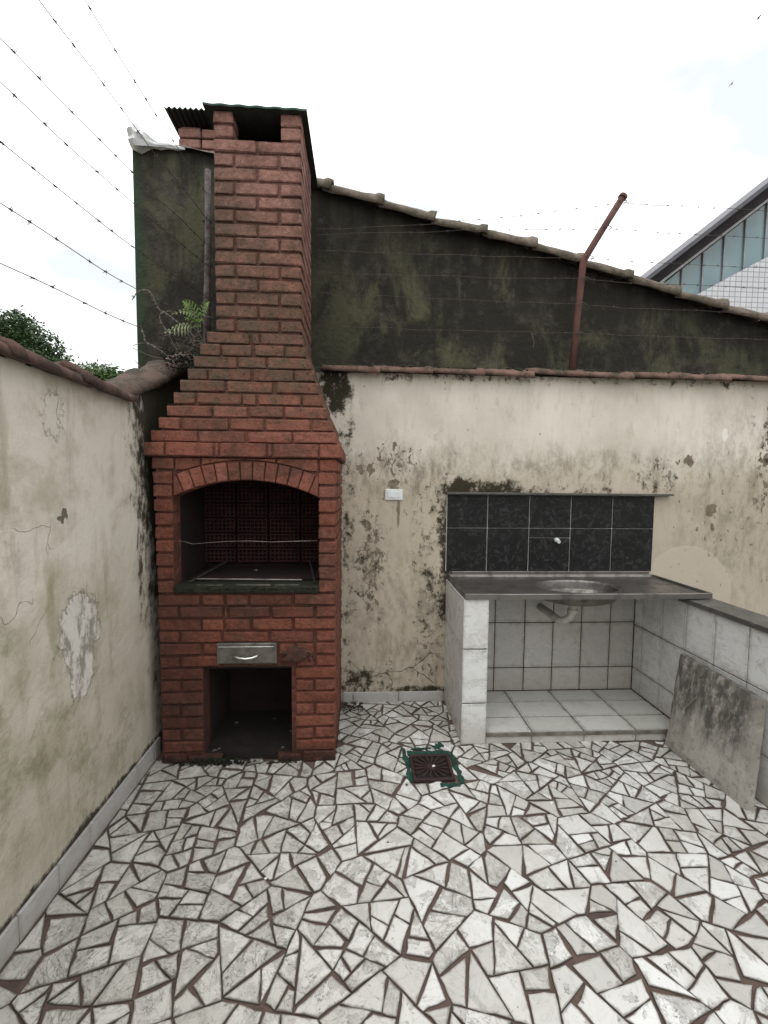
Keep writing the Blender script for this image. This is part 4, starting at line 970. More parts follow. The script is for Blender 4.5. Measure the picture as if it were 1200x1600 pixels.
# ------------------------------------------------------------------ tiled wash counter
kc = thing('wash_counter', 'white tiled outdoor counter with open niche below the steel sink', 'counter', (1.3, 2.7, 0))
PX0, PX1, PY = .578, .722, 2.425
st = G().box(PX0+.007, PX1-.007, PY+.007, 2.955, 0, .848)
st.box(PX1-.007, 1.909, PY+.014, 2.955, 0, .063)                       # niche slab
st.box(PX1-.007, 1.909, 2.9505, 2.9565, .0635, .848)                   # tile bed at the back
st.build('masonry', M['joint'], kc)
tz = ((.006, .246), (.250, .562), (.566, .850))
for a, b in tz:
    piece('tile', PX0+.001, PX1-.001, PY, PY+.0069, a+.0015, b-.0015, M['tile'], kc, .0012)
    for c, d in ((PY+.008, 2.625), (2.629, 2.829), (2.833, 2.955)):
        piece('tile', PX0, PX0+.0069, c+.001, d-.001, a+.001, b-.001, M['tile'], kc, .0012)
        if b > .26 or True: piece('tile', PX1-.0069, PX1, c, min(d, 2.943), max(a, .072), b, M['tile'], kc, .0012)
bx_ = [.7225, .92, 1.128, 1.327, 1.527, 1.731, 1.9015]
for (a, b) in ((.071, .230), (.234, .547), (.551, .848)):
    for c, d in zip(bx_[:-1], bx_[1:]): piece('tile', c+.003, d-.003, 2.943, 2.9502, a+.001, b-.001, M['tileb'], kc, .0012)
fx = [.7225, .995, 1.305, 1.615, 1.9015]; fy = [2.432, 2.60, 2.79, 2.9425]
for a, b in zip(fx[:-1], fx[1:]):
    for c, d in zip(fy[:-1], fy[1:]): piece('floor_tile', a+.0035, b-.0035, c+.006, d-.006, .063, .0700, M['ftile'], kc, .0012)
    piece('tile', a+.002, b-.002, PY+.0075, PY+.0139, .004, .045, M['tile'], kc, .0012)
piece('edge_strip', .7235, 1.90, PY-.001, PY+.0072, .047, .0705, simple('grimy_edge', (.20, .19, .16), (.10, .09, .075), 12, .8, .3, .003), kc, .002)
# splashback
bk = thing('splashback', 'black mottled tile splashback with pale joints on the cream wall above the sink', 'splashback', (1.29, 2.95, 1.16))
G().box(.572, 2.012, 2.9515, 2.9568, .905, 1.424).build('joint_bed', M['whitejoint'], bk)
xs_ = [.574, .851, 1.138, 1.425, 1.716, 2.010]
for i, (a, b) in enumerate(zip(xs_[:-1], xs_[1:])):
    piece('tile', a+.003, b-.003, 2.945, 2.9514, 1.202, 1.422, M['btile'], bk, .001)
    if i == 2:
        piece('tile', a+.003, b-.003, 2.945, 2.9514, 1.137, 1.198, M['btile'], bk, .001); piece('tile', a+.003, b-.003, 2.945, 2.9514, .907, 1.133, M['btile'], bk, .001)
    else: piece('tile', a+.003, b-.003, 2.945, 2.9514, .907, 1.198, M['btile'], bk, .001)
piece('shelf_strip', .566, 2.115, 2.905, 2.9565, 1.4265, 1.441, M['granite'], bk, .002)
G().tube([(1.329, 2.946, 1.122), (1.329, 2.930, 1.120)], .016, 10).tube([(1.329, 2.931, 1.120), (1.331, 2.905, 1.112)], .012, 10).build('pipe_stub', M['plastic'], bk)
# sink
sk = thing('sink', 'grimy stainless steel sink top with an oval bowl, resting on the tiled counter', 'sink', (1.3, 2.69, .87))
SX0, SX1, SY0, SY1, SZ = .583, 2.022, 2.408, 2.952, .882
cxb, cyb, ra, rb = 1.348, 2.665, .245, .168
N = 40; g = G(); outer = []
for k in range(N):
    th = 2*math.pi*k/N; c, s_ = math.cos(th), math.sin(th); outer.append((cxb+ra*1.12*c, cyb+rb*1.12*s_))
# top sheet as radial rings from the bowl to the rectangular rim
def torect(th, x0, x1, y0, y1):
    c, s_ = math.cos(th), math.sin(th); t_ = 1e9
    if c > 1e-9: t_ = min(t_, (x1-cxb)/c)
    if c < -1e-9: t_ = min(t_, (x0-cxb)/c)
    if s_ > 1e-9: t_ = min(t_, (y1-cyb)/s_)
    if s_ < -1e-9: t_ = min(t_, (y0-cyb)/s_)
    return cxb+c*t_, cyb+s_*t_
ths = sorted(set([2*math.pi*k/N for k in range(N)]+[math.atan2(y-cyb, x-cxb) % (2*math.pi) for x in (SX0+.02, SX1-.02) for y in (SY0+.02, SY1-.02)])); n = len(ths)
rings = []
for kx, ky, zz in ((.05, .05, .782), (.6, .6, .784), (.82, .82, .792), (.95, .95, .815), (1.0, 1.0, .858), (1.06, 1.06, .868), (1.13, 1.13, .8705)):
    rings.append([(cxb+ra*kx*math.cos(t_), cyb+rb*ky*math.sin(t_), zz) for t_ in ths])
rings.append([(*torect(t_, SX0+.022, SX1-.022, SY0+.022, SY1-.022), .870) for t_ in ths])
rings.append([(*torect(t_, SX0+.014, SX1-.014, SY0+.014, SY1-.014), SZ+.002) for t_ in ths])
rings.append([(*torect(t_, SX0+.003, SX1-.003, SY0+.003, SY1-.003), SZ+.002) for t_ in ths])
rings.append([(*torect(t_, SX0, SX1, SY0, SY1), SZ-.002) for t_ in ths])
rings.append([(*torect(t_, SX0, SX1, SY0, SY1), .852) for t_ in ths])
rings.append([(*torect(t_, SX0+.02, SX1-.02, SY0+.02, SY1-.02), .852) for t_ in ths])
vs = [v for r_ in rings for v in r_]; fs = [(j*n+i, j*n+(i+1) % n, (j+1)*n+(i+1) % n, (j+1)*n+i) for j in range(len(rings)-1) for i in range(n)]+[tuple(range(n))]
g.add(vs, fs); g.build('sink_top', M['steel'], sk)
g = G(); und = []
for k, zz in ((1.04, .851), (1.0, .81), (.90, .785), (.7, .772), (.05, .770)): und.append([(cxb+ra*k*math.cos(2*math.pi*i/N), cyb+rb*k*math.sin(2*math.pi*i/N), zz) for i in range(N)])
g.add([v for r_ in und for v in r_], [(j*N+i, j*N+(i+1) % N, (j+1)*N+(i+1) % N, (j+1)*N+i) for j in range(4) for i in range(N)]+[tuple(4*N+i for i in range(N))]); g.build('bowl', M['drawer'], sk, True)
G().box(SX0+.03, SX1-.03, SY1-.012, SY1+.003, SZ-.01, SZ+.024, bev=.003).build('upstand', M['steel'], sk)
G().tube([(cxb, cyb, .787), (cxb, cyb, .780)], .035, 16).build('drain_ring', M['chrome'], sk)
G().tube([(SX1-.47, SY0+.06, .8713), (SX1-.47, SY1-.07, .8713)], .0018, 4).build('seam', M['chrome'], sk)
tr = thing('drain_trap', 'dirty white plastic trap under the steel sink, running into the tiled wall', 'drain pipe', (1.2, 2.7, .68))
G().tube([(1.318, 2.655, .772), (1.318, 2.655, .735)], [.040, .026], 12).build('collar', M['pvc'], tr)
G().tube([(1.318, 2.655, .745), (1.316, 2.655, .700), (1.30, 2.66, .668), (1.265, 2.67, .648), (1.25, 2.69, .645), (1.238, 2.73, .652), (1.232, 2.80, .66), (1.23, 2.945, .66)], .024, 10).build('pipe', M['pvc'], tr, True)
G().tube([(1.317, 2.655, .725), (1.317, 2.655, .700)], .031, 12).build('nut', M['pvc'], tr)

# ------------------------------------------------------------------ low tiled wall on the right
rt_ = thing('low_wall', 'low wall of white tiles on the right under a dark stone cap', 'wall', (1.96, 1.5, 0))
G().box(1.909, 2.03, -1.6, 2.955, -.05, .818).build('masonry', M['joint'], rt_)
yj = [2.9425, 2.856, 2.664, 2.459, 2.247, 2.038]; y = 2.038
while y > -1.5: y -= .207; yj.append(y)
for a, b in zip(yj[1:], yj[:-1]):
    for c, d in ((.001, .229), (.233, .531), (.535, .817)):
        if c < .05 and a > 2.4: c = .072
        if a < 2.459 < b: pass
        piece('tile', 1.902, 1.9089, a+.003, b-.003, c+.001, d-.001, M['tile'], rt_, .0012)
piece('cap_stone', 1.880, 2.045, -1.55, 2.503, .8185, .846, M['granite'], rt_, .003, .001)
G().box(1.909, 2.03, 2.506, 2.955, .8185, .850).build('mortar', M['joint'], rt_)
for c, d in ((2.247, 2.459), ): pass

# ------------------------------------------------------------------ leaning concrete slab
g = G(); nu, nv = 14, 14
TH = .052; R5 = random.Random(4)
def slab_pt(u, v):      # u along Y (0 far,1 near), v up; front face
    yb, yt = 2.385-.517*u, 2.42-.511*u
    b = Vector((1.752+.021*u, yb, .0)); t_ = Vector((1.842+.002*u, yt, .528-.012*u)); return b.lerp(t_, v)
nrm = Vector((-.985, 0, .165)).normalized(); vs = []
for lay in (0, 1):
    for j in range(nv):
        for i in range(nu):
            u, v = i/(nu-1), j/(nv-1); p = slab_pt(u, v); q = noise.noise(p*30)*.003+noise.noise(p*9)*.003
            edge = min(u, 1-u, v, 1-v); er = .007 if edge < .01 else 0
            if v < .03: p = p+Vector((0, 0, max(0, noise.noise(Vector((u*9, lay*.3, 0)))*.022)))
            if edge < .01: p = p+Vector((0, noise.noise(p*45)*.005, noise.noise(p*40+Vector((3, 3, 3)))*.004))
            vs.append(p-nrm*(TH*lay)+nrm*q*(1-2*lay)-nrm*(er if lay == 0 else -er))
m = nu*nv; fs = []
for j in range(nv-1):
    for i in range(nu-1):
        a = j*nu+i; fs += [(a, a+1, a+nu+1, a+nu), (m+a+1, m+a, m+a+nu, m+a+nu+1)]
for i in range(nu-1): fs += [(i+1, i, m+i, m+i+1), ((nv-1)*nu+i, (nv-1)*nu+i+1, m+(nv-1)*nu+i+1, m+(nv-1)*nu+i)]
for j in range(nv-1): fs += [(j*nu, (j+1)*nu, m+(j+1)*nu, m+j*nu), ((j+1)*nu+nu-1, j*nu+nu-1, m+j*nu+nu-1, m+(j+1)*nu+nu-1)]
g.add(vs, fs); tag(g.build('concrete_slab', M['concrete']), 'worn grey concrete slab leaning against the low tiled wall', 'slab')

# ------------------------------------------------------------------ floor drain
dg = thing('floor_drain', 'square brown iron drain grate in the marble floor, broken green paint around it', 'drain', (.375, 2.21, .01))
for (a, b, w, kk) in (((.243, 2.40), (.262, 2.12), .017, 9), ((.262, 2.352), (.50, 2.352), .024, 12), ((.502, 2.36), (.515, 2.10), .018, 12), ((.40, 2.09), (.50, 2.085), .014, 7), ((.415, 2.40), (.475, 2.43), .03, 6), ((.285, 2.39), (.40, 2.395), .010, 8)):
    up_e, lo_e = [], []; dx, dy = b[0]-a[0], b[1]-a[1]; L = math.hypot(dx, dy); nx_, ny_ = -dy/L, dx/L
    for q in range(kk+1):
        t_ = q/kk; x, y = a[0]+dx*t_, a[1]+dy*t_; o1, o2 = w*R5.uniform(.35, 1.25), w*R5.uniform(.35, 1.25)
        up_e.append((x+nx_*o1, y+ny_*o1)); lo_e.append((x-nx_*o2, y-ny_*o2))
    G().prism(up_e+lo_e[::-1], 'z', .0078+R5.random()*.0008, .001).build('green_paint_smear', M['greenpaint'], dg)
g = G(); X0, X1, Y0, Y1 = .268, .482, 2.115, 2.325
for q in ((X0, X1, Y0, Y0+.016), (X0, X1, Y1-.016, Y1), (X0, X0+.016, Y0+.016, Y1-.016), (X1-.016, X1, Y0+.016, Y1-.016)): g.box(q[0], q[1], q[2], q[3], .006, .020, bev=.002)
g.build('frame', M['drain'], dg)
G().box(X0+.016, X1-.016, Y0+.016, Y1-.016, .0075, .0095).build('sump', M['soot'], dg)
xm, ym = (X0+X1)/2, (Y0+Y1)/2
for k in range(16):
    th = 2*math.pi*(k+.5)/16; c, s_ = math.cos(th), math.sin(th); L = min(.086/max(abs(c), 1e-6), .084/max(abs(s_), 1e-6)); p0 = (xm+c*.022, ym+s_*.022, .0145); p1 = (xm+c*L, ym+s_*L, .0145)
    G().tube([p0, p1], [.0045, .008], 4).build('bar', M['drain'], dg)
G().tube([(xm, ym, .011), (xm, ym, .0175)], .024, 12).build('hub', M['drain'], dg)
g = pebble(xm+.012, ym+.002, .018, .010, M['plastic'], 'pebble', 'tiny white chip lying on the drain grate', 'pebble')
# loose chips on the floor
for i, (x, y) in enumerate(((.235, 2.10), (.50, 2.07), (1.02, 1.62), (.70, 1.52), (.12, 1.75), (-.35, 1.6), (1.45, 1.95), (.9, 1.95), (.36, 2.72))):
    pebble(x, y, .006, R5.uniform(.005, .010), M['plastic'] if i % 2 else M['ash'], 'pebble', 'small pale chip on the marble floor '+('just left of the drain', 'off the drain\'s near right corner', 'well in front of the tiled niche', 'nearest the camera', 'ahead of the barbecue\'s right edge',
           'ahead of the barbecue cavity', 'by the foot of the leaning slab', 'between drain and leaning slab', 'behind the drain')[i], 'pebble', 'pale chips scattered on the marble floor')

# ------------------------------------------------------------------ switch plate
sw = thing('wall_switch', 'small white switch plate on the peeling cream wall beside the barbecue', 'switch', (.217, 2.95, 1.42))
piece('plate', .159, .275, 2.945, 2.9567, 1.384, 1.457, M['plastic'], sw, .003)
piece('blank_cover', .174, .260, 2.9405, 2.9448, 1.400, 1.443, M['plastic'], sw, .002)

# ------------------------------------------------------------------ posts and barbed wire
ps = thing('fence_post', 'rusty red pipe post with bent top standing on the facing wall', 'post', (1.423, 3.0, 2.25))
G().tube([(1.418, 3.0, 2.25), (1.441, 2.995, 2.62), (1.462, 2.985, 2.965), (1.470, 2.982, 2.992), (1.484, 2.98, 3.018), (1.60, 2.972, 3.215), (1.702, 2.965, 3.385)], [.0225, .022, .022, .022, .022, .021, .021], 12).build('pipe', M['ironred'], ps, True)
G().tube([(1.697, 2.965, 3.378), (1.707, 2.965, 3.393)], .028, 12).build('cap', M['iron'], ps)
pp = thing('fence_post', 'flaking grey pipe post beside the brick chimney', 'post', (-.97, 2.93, 2.2))
G().tube([(-.985, 2.93, 2.2), (-.978, 2.93, 2.6), (-.965, 2.93, 3.0), (-.958, 2.925, 3.41)], [.022, .021, .019, .019], 10).build('pipe', M['pole'], pp, True)
for z in (2.46, 2.64, 2.84, 3.1): G().tube([(-.99, 2.905, z), (-.955, 2.90, z+.006), (-.94, 2.93, z), (-.97, 2.955, z-.004), (-.99, 2.905, z)], .003, 4).build('wire_tie', M['wire'], pp)
def barbed(a, b, sag, label, group, r=.0017, pitch=.13, seed=0, pts=None, mat='wire'):
    R_ = random.Random(seed)
    if pts is None:
        a, b = Vector(a), Vector(b)
        L = (b-a).length; n = max(12, int(L/.045)); pts = []
        for i in range(n+1):
            t_ = i/n; p = a.lerp(b, t_); p.z -= sag*4*t_*(1-t_); p += Vector((noise.noise(p*3+Vector((seed, 0, 0)))*.008, noise.noise(p*3.3+Vector((0, seed, 0)))*.008, noise.noise(p*4+Vector((0, 0, seed)))*.010)); pts.append(p)
    g_ = G(); g_.tube(pts, r, 5); acc = 0; nxt = R_.uniform(.02, pitch)
    for p, q in zip(pts[:-1], pts[1:]):
        p, q = Vector(p), Vector(q); seg = (q-p).length; 
        while acc+seg > nxt:
            c = p.lerp(q, (nxt-acc)/seg); t_ = (q-p).normalized(); o = t_.orthogonal().normalized(); w = t_.cross(o)
            g_.tube([c-t_*.007, c+t_*.007], r*1.9, 5)
            for k in range(4):
                th = R_.uniform(0, 6.28); dr_ = o*math.cos(th)+w*math.sin(th)+t_*R_.uniform(-.4, .4)
                g_.tube([c+t_*R_.uniform(-.005, .005), c+dr_*R_.uniform(.009, .016)], [r*.8, r*.4], 3)
            nxt += pitch*R_.uniform(.6, 1.4)
        acc += seg
    return tag(g_.build('barbed_wire', M[mat]), label, 'barbed wire', group)
nz_ = [3.476, 3.203, 2.911, 2.766, 2.58, 2.383, 2.19]; fz_ = [3.268, 3.117, 2.965, 2.842, 2.64, 2.46, 2.314]
ordn = ['topmost', 'second from the top', 'third from the top', 'middle', 'third from the bottom', 'second from the bottom', 'lowest']
for i in range(7):
    A = Vector((-1.17, 1.53, nz_[i])); B = Vector((-.965, 2.91, fz_[i])); d = (B-A); C_ = A-d*1.35
    pts = []; n = 70
    for k in range(n+1):
        p = C_.lerp(B, k/n); t_ = (k/n-.57)/.43
        sg = .022*(4*t_*(1-t_)) if t_ > 0 else 0
        p.z -= sg; p += Vector((noise.noise(p*3+Vector((i, 0, 0)))*.008, 0, noise.noise(p*4+Vector((0, 0, i)))*.009)); pts.append(p)
    barbed(0, 0, 0, None, None, r=.0019, pitch=.115, seed=i+40, pts=pts) if False else None
    g_ = barbed(pts[0], pts[-1], 0, '%s strand of barbed wire above the left wall, against the white sky' % ordn[i], 'barbed wire strands above the left wall', pitch=.115, seed=i+40, pts=pts)
EX = 4.4
rw_ = [((-.30, 2.99, 3.12), (1.69, 2.965, 3.350), 0.03, (EX, 2.97, 3.335)), ((-.30, 2.99, 3.09), (1.60, 2.97, 3.185), -.005, (EX, 2.97, 3.145)), ((-.30, 2.99, 2.99), (1.49, 2.977, 2.995), .004, (EX, 2.97, 2.955)),
       ((-.30, 2.99, 2.855), (1.462, 2.96, 2.85), .004, (EX, 2.97, 2.82)), ((-.30, 2.99, 2.725), (1.452, 2.965, 2.69), .003, (EX, 2.97, 2.64)), ((-.30, 2.99, 2.515), (1.44, 2.97, 2.505), .003, (EX, 2.97, 2.50))]
on2 = ['topmost', 'second from the top', 'third from the top', 'third from the bottom', 'second from the bottom', 'lowest']
for i, (a, b, sg, c) in enumerate(rw_):
    barbed(a, b, sg, '%s barbed wire strand between the brick chimney and the bent red post' % on2[i], 'barbed wire strands left of the bent post', r=.0013, pitch=.12, seed=60+i)
    barbed(b, c, .006, '%s barbed wire strand running right from the bent red post' % on2[i], 'barbed wire strands right of the bent post', r=.0014, pitch=.12, seed=80+i)
    G().tube([(b[0]-.03, b[1]-.02, b[2]), (b[0], b[1]-.03, b[2]+.003), (b[0]+.03, b[1]-.02, b[2]), (b[0]+.028, b[1]+.02, b[2])], .0025, 4).build('wire_tie', M['wire'], ps)
# loose twig hanging on a strand
tag(G().tube([(1.12, 2.96, 2.50), (1.125, 2.955, 2.47), (1.135, 2.955, 2.43), (1.13, 2.955, 2.40)], [.003, .005, .004, .002], 4).tube([(1.11, 2.955, 2.49), (1.15, 2.955, 2.485)], .003, 4).build('dry_twig', M['wire']), 'dry black twig hanging from the lowest barbed wire against the black gable', 'twig')
# tangle of barbed wire and dry vine in the left corner
def smooth(P_, n=8):
    P_ = [Vector(p) for p in P_]; out = []
    for i in range(len(P_)-1):
        p0, p1, p2, p3 = P_[max(i-1, 0)], P_[i], P_[i+1], P_[min(i+2, len(P_)-1)]
        for k in range(n):
            t_ = k/n; out.append(.5*((2*p1)+(-p0+p2)*t_+(2*p0-5*p1+4*p2-p3)*t_*t_+(-p0+3*p1-3*p2+p3)*t_**3))
    out.append(P_[-1]); return out
def cor(px_, py_, yy):      # corner features measured on the plane Y=2.85, moved to yy along X/Z about the eye
    X = -1.217+(px_-255)*.00423; Z = 2.40+(520-py_)*.00402; k = yy/2.85
    return (X*k, yy, CAM_H+(Z-CAM_H)*k)
coils = [[(212, 473), (222, 460), (235, 458), (243, 470), (250, 485), (258, 490), (268, 497), (280, 507), (290, 515), (298, 525), (298, 540), (288, 548), (275, 550)],
         [(224, 512), (229, 528), (229, 533), (240, 540), (252, 547), (262, 555), (275, 558), (290, 556), (300, 548)],
         [(268, 487), (252, 492), (252, 503), (257, 512), (263, 519), (275, 520), (290, 517)],
         [(255, 530), (258, 524), (266, 523)], [(212, 540), (230, 536), (262, 545), (300, 553)], [(212, 544), (240, 556), (270, 560), (296, 560)], [(262, 522), (275, 548), (272, 556)], [(214, 562), (225, 575), (235, 585)],
         [(296, 512), (303, 506), (306, 520)], [(310, 497), (318, 494), (326, 496)]]
for i, c in enumerate(coils[:3]):
    pts = smooth([cor(a, b, 2.80+.02*i) for a, b in c], 6)
    barbed(0, 0, 0, ('loop', 'low sweep', 'small inner curl')[i]+' of tangled barbed wire on the left wall corner beside the chimney', 'tangled barbed wire in the corner', r=.0024, pitch=.033, seed=100+i, pts=pts, mat='greywire')
tv = thing('dry_vine', 'thin dry vine stems tangled over the corner of the left wall', 'vine', (-1.1, 2.8, 2.2))
for c in coils[3:]: G().tube(smooth([cor(a, b, 2.83) for a, b in c], 6), .0022, 5).build('stem', simple('dry_vine', (.16, .13, .11), (.09, .075, .06), 30, .8, .2, .001) if 'dry_vine' not in bpy.data.materials else bpy.data.materials['dry_vine'], tv)
R6 = random.Random(12)
for k in range(26):
    p = cor(R6.uniform(280, 322), R6.uniform(525, 572), R6.uniform(2.72, 2.88)); q = [Vector(p)]
    for _ in range(4): q.append(q[-1]+Vector((R6.uniform(-.05, .05), R6.uniform(-.03, .03), R6.uniform(-.03, .045))))
    G().tube(smooth(q, 3), .0018, 4).build('stem', bpy.data.materials['dry_vine'], tv)
tufts('moss', [(R6.uniform(-1.12, -.92), R6.uniform(2.55, 2.95), 2.12+R6.random()*.11) for _ in range(900)], .009, M['blackmoss'], 'dark moss and leaf litter heaped in the corner between left wall and chimney', R6)
# fern
fe = thing('fern', 'small bright green fern growing in the wall corner left of the chimney', 'fern', (-1.0, 2.84, 2.35))
def frond(pts, wmax, curl, mat):
    P_ = smooth(pts, 6); g_ = G(); g_.tube(P_, .0016, 4); n = len(P_)
    for i in range(3, n-1, 2):
        t_ = i/n; w = wmax*math.sin(math.pi*min(1, t_*.9+.12))*(1-.3*t_); d = (P_[i+1]-P_[i-1]).normalized()
        for s_ in (-1, 1):
            side = d.cross(Vector((.15, -1, .1))).normalized()*s_; tip = side*w+d*w*.35+Vector((0, -.01, -abs(curl)*w)); mid = side*w*.5+d*w*.3+Vector((0, -.006, .12*w))
            b = P_[i]; q = d*.0056
            g_.add([b-q*.6, b+q*.6, b+mid+q, b+mid-q, b+tip], [(0, 1, 2, 3), (3, 2, 4)])
    g_.build('frond', mat, fe)
M['leafp'] = simple('fern_pale', (.30, .34, .20), (.22, .28, .12), 30, .6, .1, .001)
frond([cor(308, 512, 2.84), cor(303, 492, 2.82), cor(295, 478, 2.80), cor(285, 472, 2.79)], .055, .5, M['leafg'])
frond([cor(308, 510, 2.84), cor(310, 490, 2.83), cor(315, 476, 2.82), cor(322, 472, 2.81)], .035, .6, M['leafg'])
frond([cor(307, 500, 2.84), cor(298, 490, 2.81), cor(284, 487, 2.79), cor(268, 492, 2.77)], .022, .9, M['leafp'])
frond([cor(300, 512, 2.84), cor(290, 509, 2.80), cor(275, 512, 2.78), cor(257, 520, 2.76)], .034, 1.3, M['leafp'])
frond([cor(306, 520, 2.84), cor(300, 500, 2.83), cor(292, 494, 2.82), cor(287, 500, 2.80)], .03, .6, M['leafg'])

# ------------------------------------------------------------------ distant building on the right
tb = thing('building', 'modern glass-fronted building at the far right with a sloping dark roof edge', 'building', (11, 13, 0))
YB = 12.0
glass = T('blue_green_glass'); gl = glass.out(glass.mix(glass.rg(glass.noise(.5, 3), .4, .6), (.20, .31, .34), (.30, .42, .44)), .15, None, 0, .6)
roofm = simple('grey_metal_edge', (.10, .10, .115), (.07, .07, .08), 3, .5, .1, .01)
soff = simple('dark_soffit', (.030, .026, .028), (.045, .040, .042), 2, .8, .1, .01); wht = simple('pale_rail', (.42, .42, .42), (.34, .34, .34), 4, .6, .1, .01)
sl = (9.684-7.035)/(10.898-7.555); L1 = Vector((1, 0, sl)).normalized()
def up_at(x): return 7.035+(x-7.555)*sl
G().prism([(7.50, up_at(7.5)), (17, up_at(17)), (17, up_at(17)-.13), (7.62, up_at(7.62)-.13)], 'y', YB, YB+6).build('roof', roofm, tb)
G().prism([(7.70, up_at(7.7)-.135), (17, up_at(17)-.135), (17, up_at(17)-.60), (8.6, up_at(8.6)-.56), (8.15, up_at(8.15)-.33)], 'y', YB+.35, YB+5.9).build('fascia', soff, tb)
G().tube([(8.2, YB+.33, up_at(8.2)-.47), (17, YB+.33, up_at(17)-.56)], .035, 6).build('rail', wht, tb)
gx = YB+1.0
G().prism([(8.72, 3), (17, 3), (17, up_at(17)-.62), (9.6, up_at(9.6)-.62), (8.75, up_at(8.75)-.60)], 'y', gx+.1, gx+.2).build('back_wall', simple('interior_pale', (.30, .40, .42), (.20, .28, .30), 1, .8, .1, .01), tb)
xg = 8.7
pn = []
while xg < 16.5:
    w = .62; x0, x1 = xg+.006, xg+w-.006; G().prism([(x0, 3.2), (x1, 3.2), (x1, up_at(x1)-.62), (x0, up_at(x0)-.62)], 'y', gx, gx+.03).build('window_pane', gl, tb)
    G().box(xg-.016, xg+.016, gx-.05, gx+.06, 3, up_at(xg)-.63).build('mullion', wht, tb); xg += w
t = T('white_grid_cladding'); bt = t.n.new('ShaderNodeTexBrick'); bt.offset = 0; bt.inputs['Scale'].default_value = 1.0
t.l.new(t.map((1, 1, 1), rot=(RAD(90), 0, 0)), bt.inputs['Vector']); bt.inputs['Color1'].default_value = (.62, .63, .65, 1); bt.inputs['Color2'].default_value = (.56, .57, .59, 1); bt.inputs['Mortar'].default_value = (.26, .26, .28, 1)
bt.inputs['Mortar Size'].default_value = .010; bt.inputs['Brick Width'].default_value = .17; bt.inputs['Row Height'].default_value = .14
gridm = t.out(bt.outputs[0], .5)
dz = (7.772-6.60)/(11.03-8.80)
G().prism([(8.6, 0), (17, 0), (17, 7.772+(17-11.03)*dz), (11.03, 7.772), (8.82, 6.56), (8.6, 6.45)], 'y', YB+.45, YB+.7).build('parapet_wall', gridm, tb)
G().box(8.6, 17, YB+1.25, YB+6, -.1, 6.2).build('wall', wht, tb)
G().box(8.05, 8.28, YB+.4, YB+.62, 0, up_at(8.1)-.42).build('column', soff, tb)
G().box(7.45, 7.58, YB-.06, YB+.2, up_at(7.5)-.25, up_at(7.5)+.02).build('gutter_end', wht, tb)

# ------------------------------------------------------------------ trees beyond the left wall
def leaf_mat(name, a, b):
    t = T(name); r = t.attr('rnd'); c = t.mix(r, a, b); c = t.mix(t.ma('MULTIPLY', t.rg(t.noise(.6, 3), .45, .65), .4), c, (.02, .045, .015))
    return t.out(c, .55, None, 0, .35)
def tree(label, base, blobs, n, leaf, mat, seed):
    R_ = random.Random(seed); root = thing('broadleaf_tree', label, 'tree', base, 'trees beyond the left wall'); bx, by, bz = base
    G().tube([(bx, by, -.1), (bx+.1, by, 1.5), (bx-.05, by+.1, 3.0), (bx+.1, by, blobs[0][2]-.2)], [.28, .22, .17, .08], 9).build('trunk', M['bark'], root, True)
    g_ = G()
    for (x, y, z, r_, rz_) in blobs: g_.tube([(bx, by, 2.6), ((bx+x)/2+.1, (by+y)/2, (2.6+z)/2+.2), (x, y, z)], [.09, .06, .02], 5)
    g_.build('limbs', M['bark'], root, True)
    g_ = G(); rn = []
    tot = sum(b[3]**2*b[4] for b in blobs)
    for (x, y, z, r_, rz_) in blobs:
        k = int(n*r_*r_*rz_/tot/9)
        for _ in range(k):
            d = Vector((R_.gauss(0, 1), R_.gauss(0, 1), R_.gauss(0, 1))).normalized()*(R_.random()**.33); cl = Vector((x+d.x*r_, y+d.y*r_, z+d.z*rz_)); tone = R_.random()
            for _ in range(9):
                c = cl+Vector((R_.gauss(0, .13), R_.gauss(0, .13), R_.gauss(0, .10))); a = Vector((R_.gauss(0, 1), R_.gauss(0, 1), R_.gauss(0, .6))).normalized()*leaf*R_.uniform(.6, 1.2); b = a.orthogonal().normalized()*leaf*.38
                b.rotate(Matrix.Rotation(R_.uniform(0, 6.28), 3, a))
                g_.add([c-a, c+b, c+a, c-b], [(0, 1, 2, 3)]); rn += [tone*.6+R_.random()*.4]*4
    me, c = g_.mesh('crown', mat); at = me.attributes.new('rnd', 'FLOAT', 'POINT'); at.data.foreach_set('value', rn)
    link('crown', me, root, c)
lm1 = leaf_mat('dark_leaves', (.030, .060, .022), (.065, .115, .04)); lm2 = leaf_mat('mid_leaves', (.05, .10, .028), (.10, .17, .05))
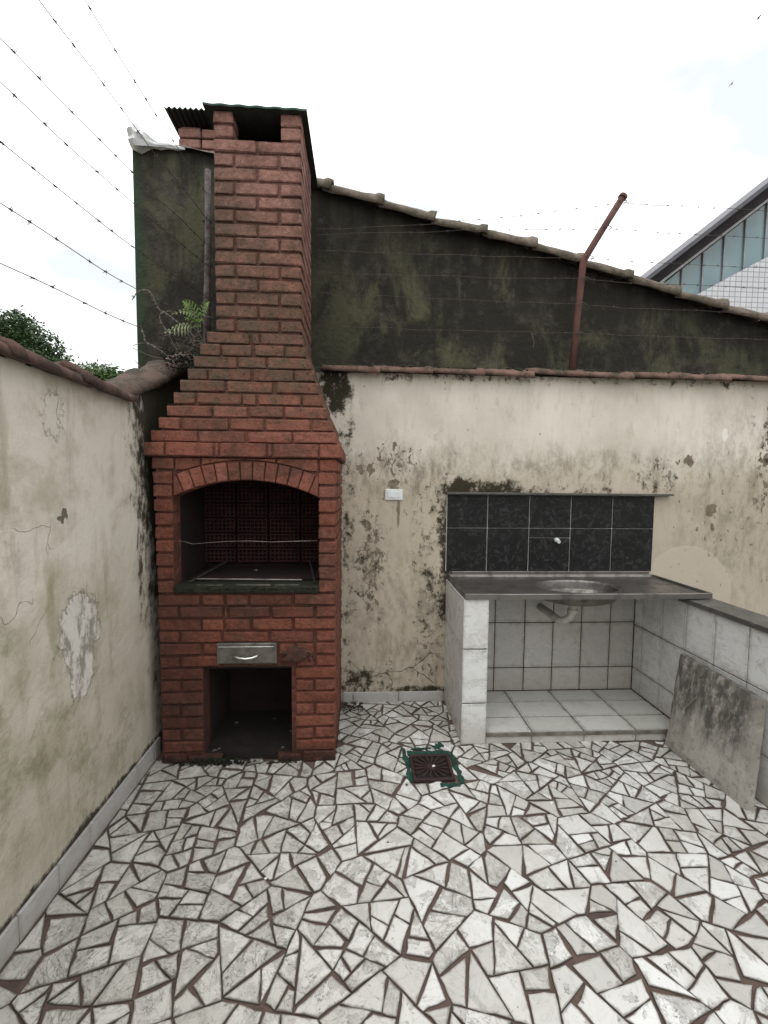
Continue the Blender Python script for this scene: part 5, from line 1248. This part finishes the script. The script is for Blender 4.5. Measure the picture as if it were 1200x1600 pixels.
def tp(px_, py_, Y):    # point seen at photo column/row, on the plane Y
    d = fw + rt*(px_-600)/FPX + up*(800-py_)/FPX; k = Y/d.y; return (d.x*k, Y, CAM_H+d.z*k)
bl = [(*tp(30, 520, 16), .75, .55), (*tp(70, 545, 16), .55, .5), (*tp(-10, 530, 16), .9, .7), (*tp(45, 580, 16), 1.2, .7), (*tp(100, 570, 16), .45, .35), (*tp(-40, 560, 16), 1.2, 1), (*tp(30, 498, 16), .35, .25)]
tree('taller dark green tree at the far left edge, its crown above the left wall', (-11.6, 16, 0), bl, 26000, .075, lm1, 3)
bl = [(*tp(150, 585, 13), .38, .22), (*tp(172, 590, 13), .35, .2), (*tp(135, 598, 13), .5, .25), (*tp(190, 603, 13), .3, .18), (*tp(155, 625, 13), .8, .4)]
tree('lower lighter green tree crown just above the wall between dark tree and black house', (-7.2, 13, 0), bl, 12000, .06, lm2, 5)
# two far birds
def bird(px_, py_, Y, label, ang_):
    p = Vector(tp(px_, py_, Y)); g_ = G(); s_ = .12*Y/30
    R_ = Matrix.Rotation(ang_, 3, 'Y'); body = [(-1.1, 0, 0), (-.6, 0, .05), (0, 0, .08), (.6, 0, .06), (1.0, 0, 0)]
    root = thing('bird', label, 'bird', p)
    g_.tube([p+R_@(Vector(q)*s_) for q in body], [.02*s_, .16*s_, .24*s_, .17*s_, .04*s_], 7); g_.build('body', M['wire'], root, True)
    for w in (-1, 1):
        v_ = [Vector(q)*s_ for q in ((.35, 0, .1), (-.35, 0, .1), (-.35, w*.9, .5), (-.1, w*1.9, .35), (.25, w*.9, .52))]; G().add([p+R_@q for q in v_]+[p+R_@(q+Vector((0, 0, -.06*s_))) for q in v_], [(0, 1, 2, 4), (4, 2, 3), (5, 9, 7, 6), (9, 8, 7), (0, 5, 6, 1), (1, 6, 7, 2), (2, 7, 8, 3), (3, 8, 9, 4), (4, 9, 5, 0)]).build('wing', M['wire'], root)
bird(1185, 28, 34, 'tiny dark bird high in the top right corner of the sky', .8)
bird(1143, 132, 30, 'tiny dark bird in the sky above the glass building', -.5)
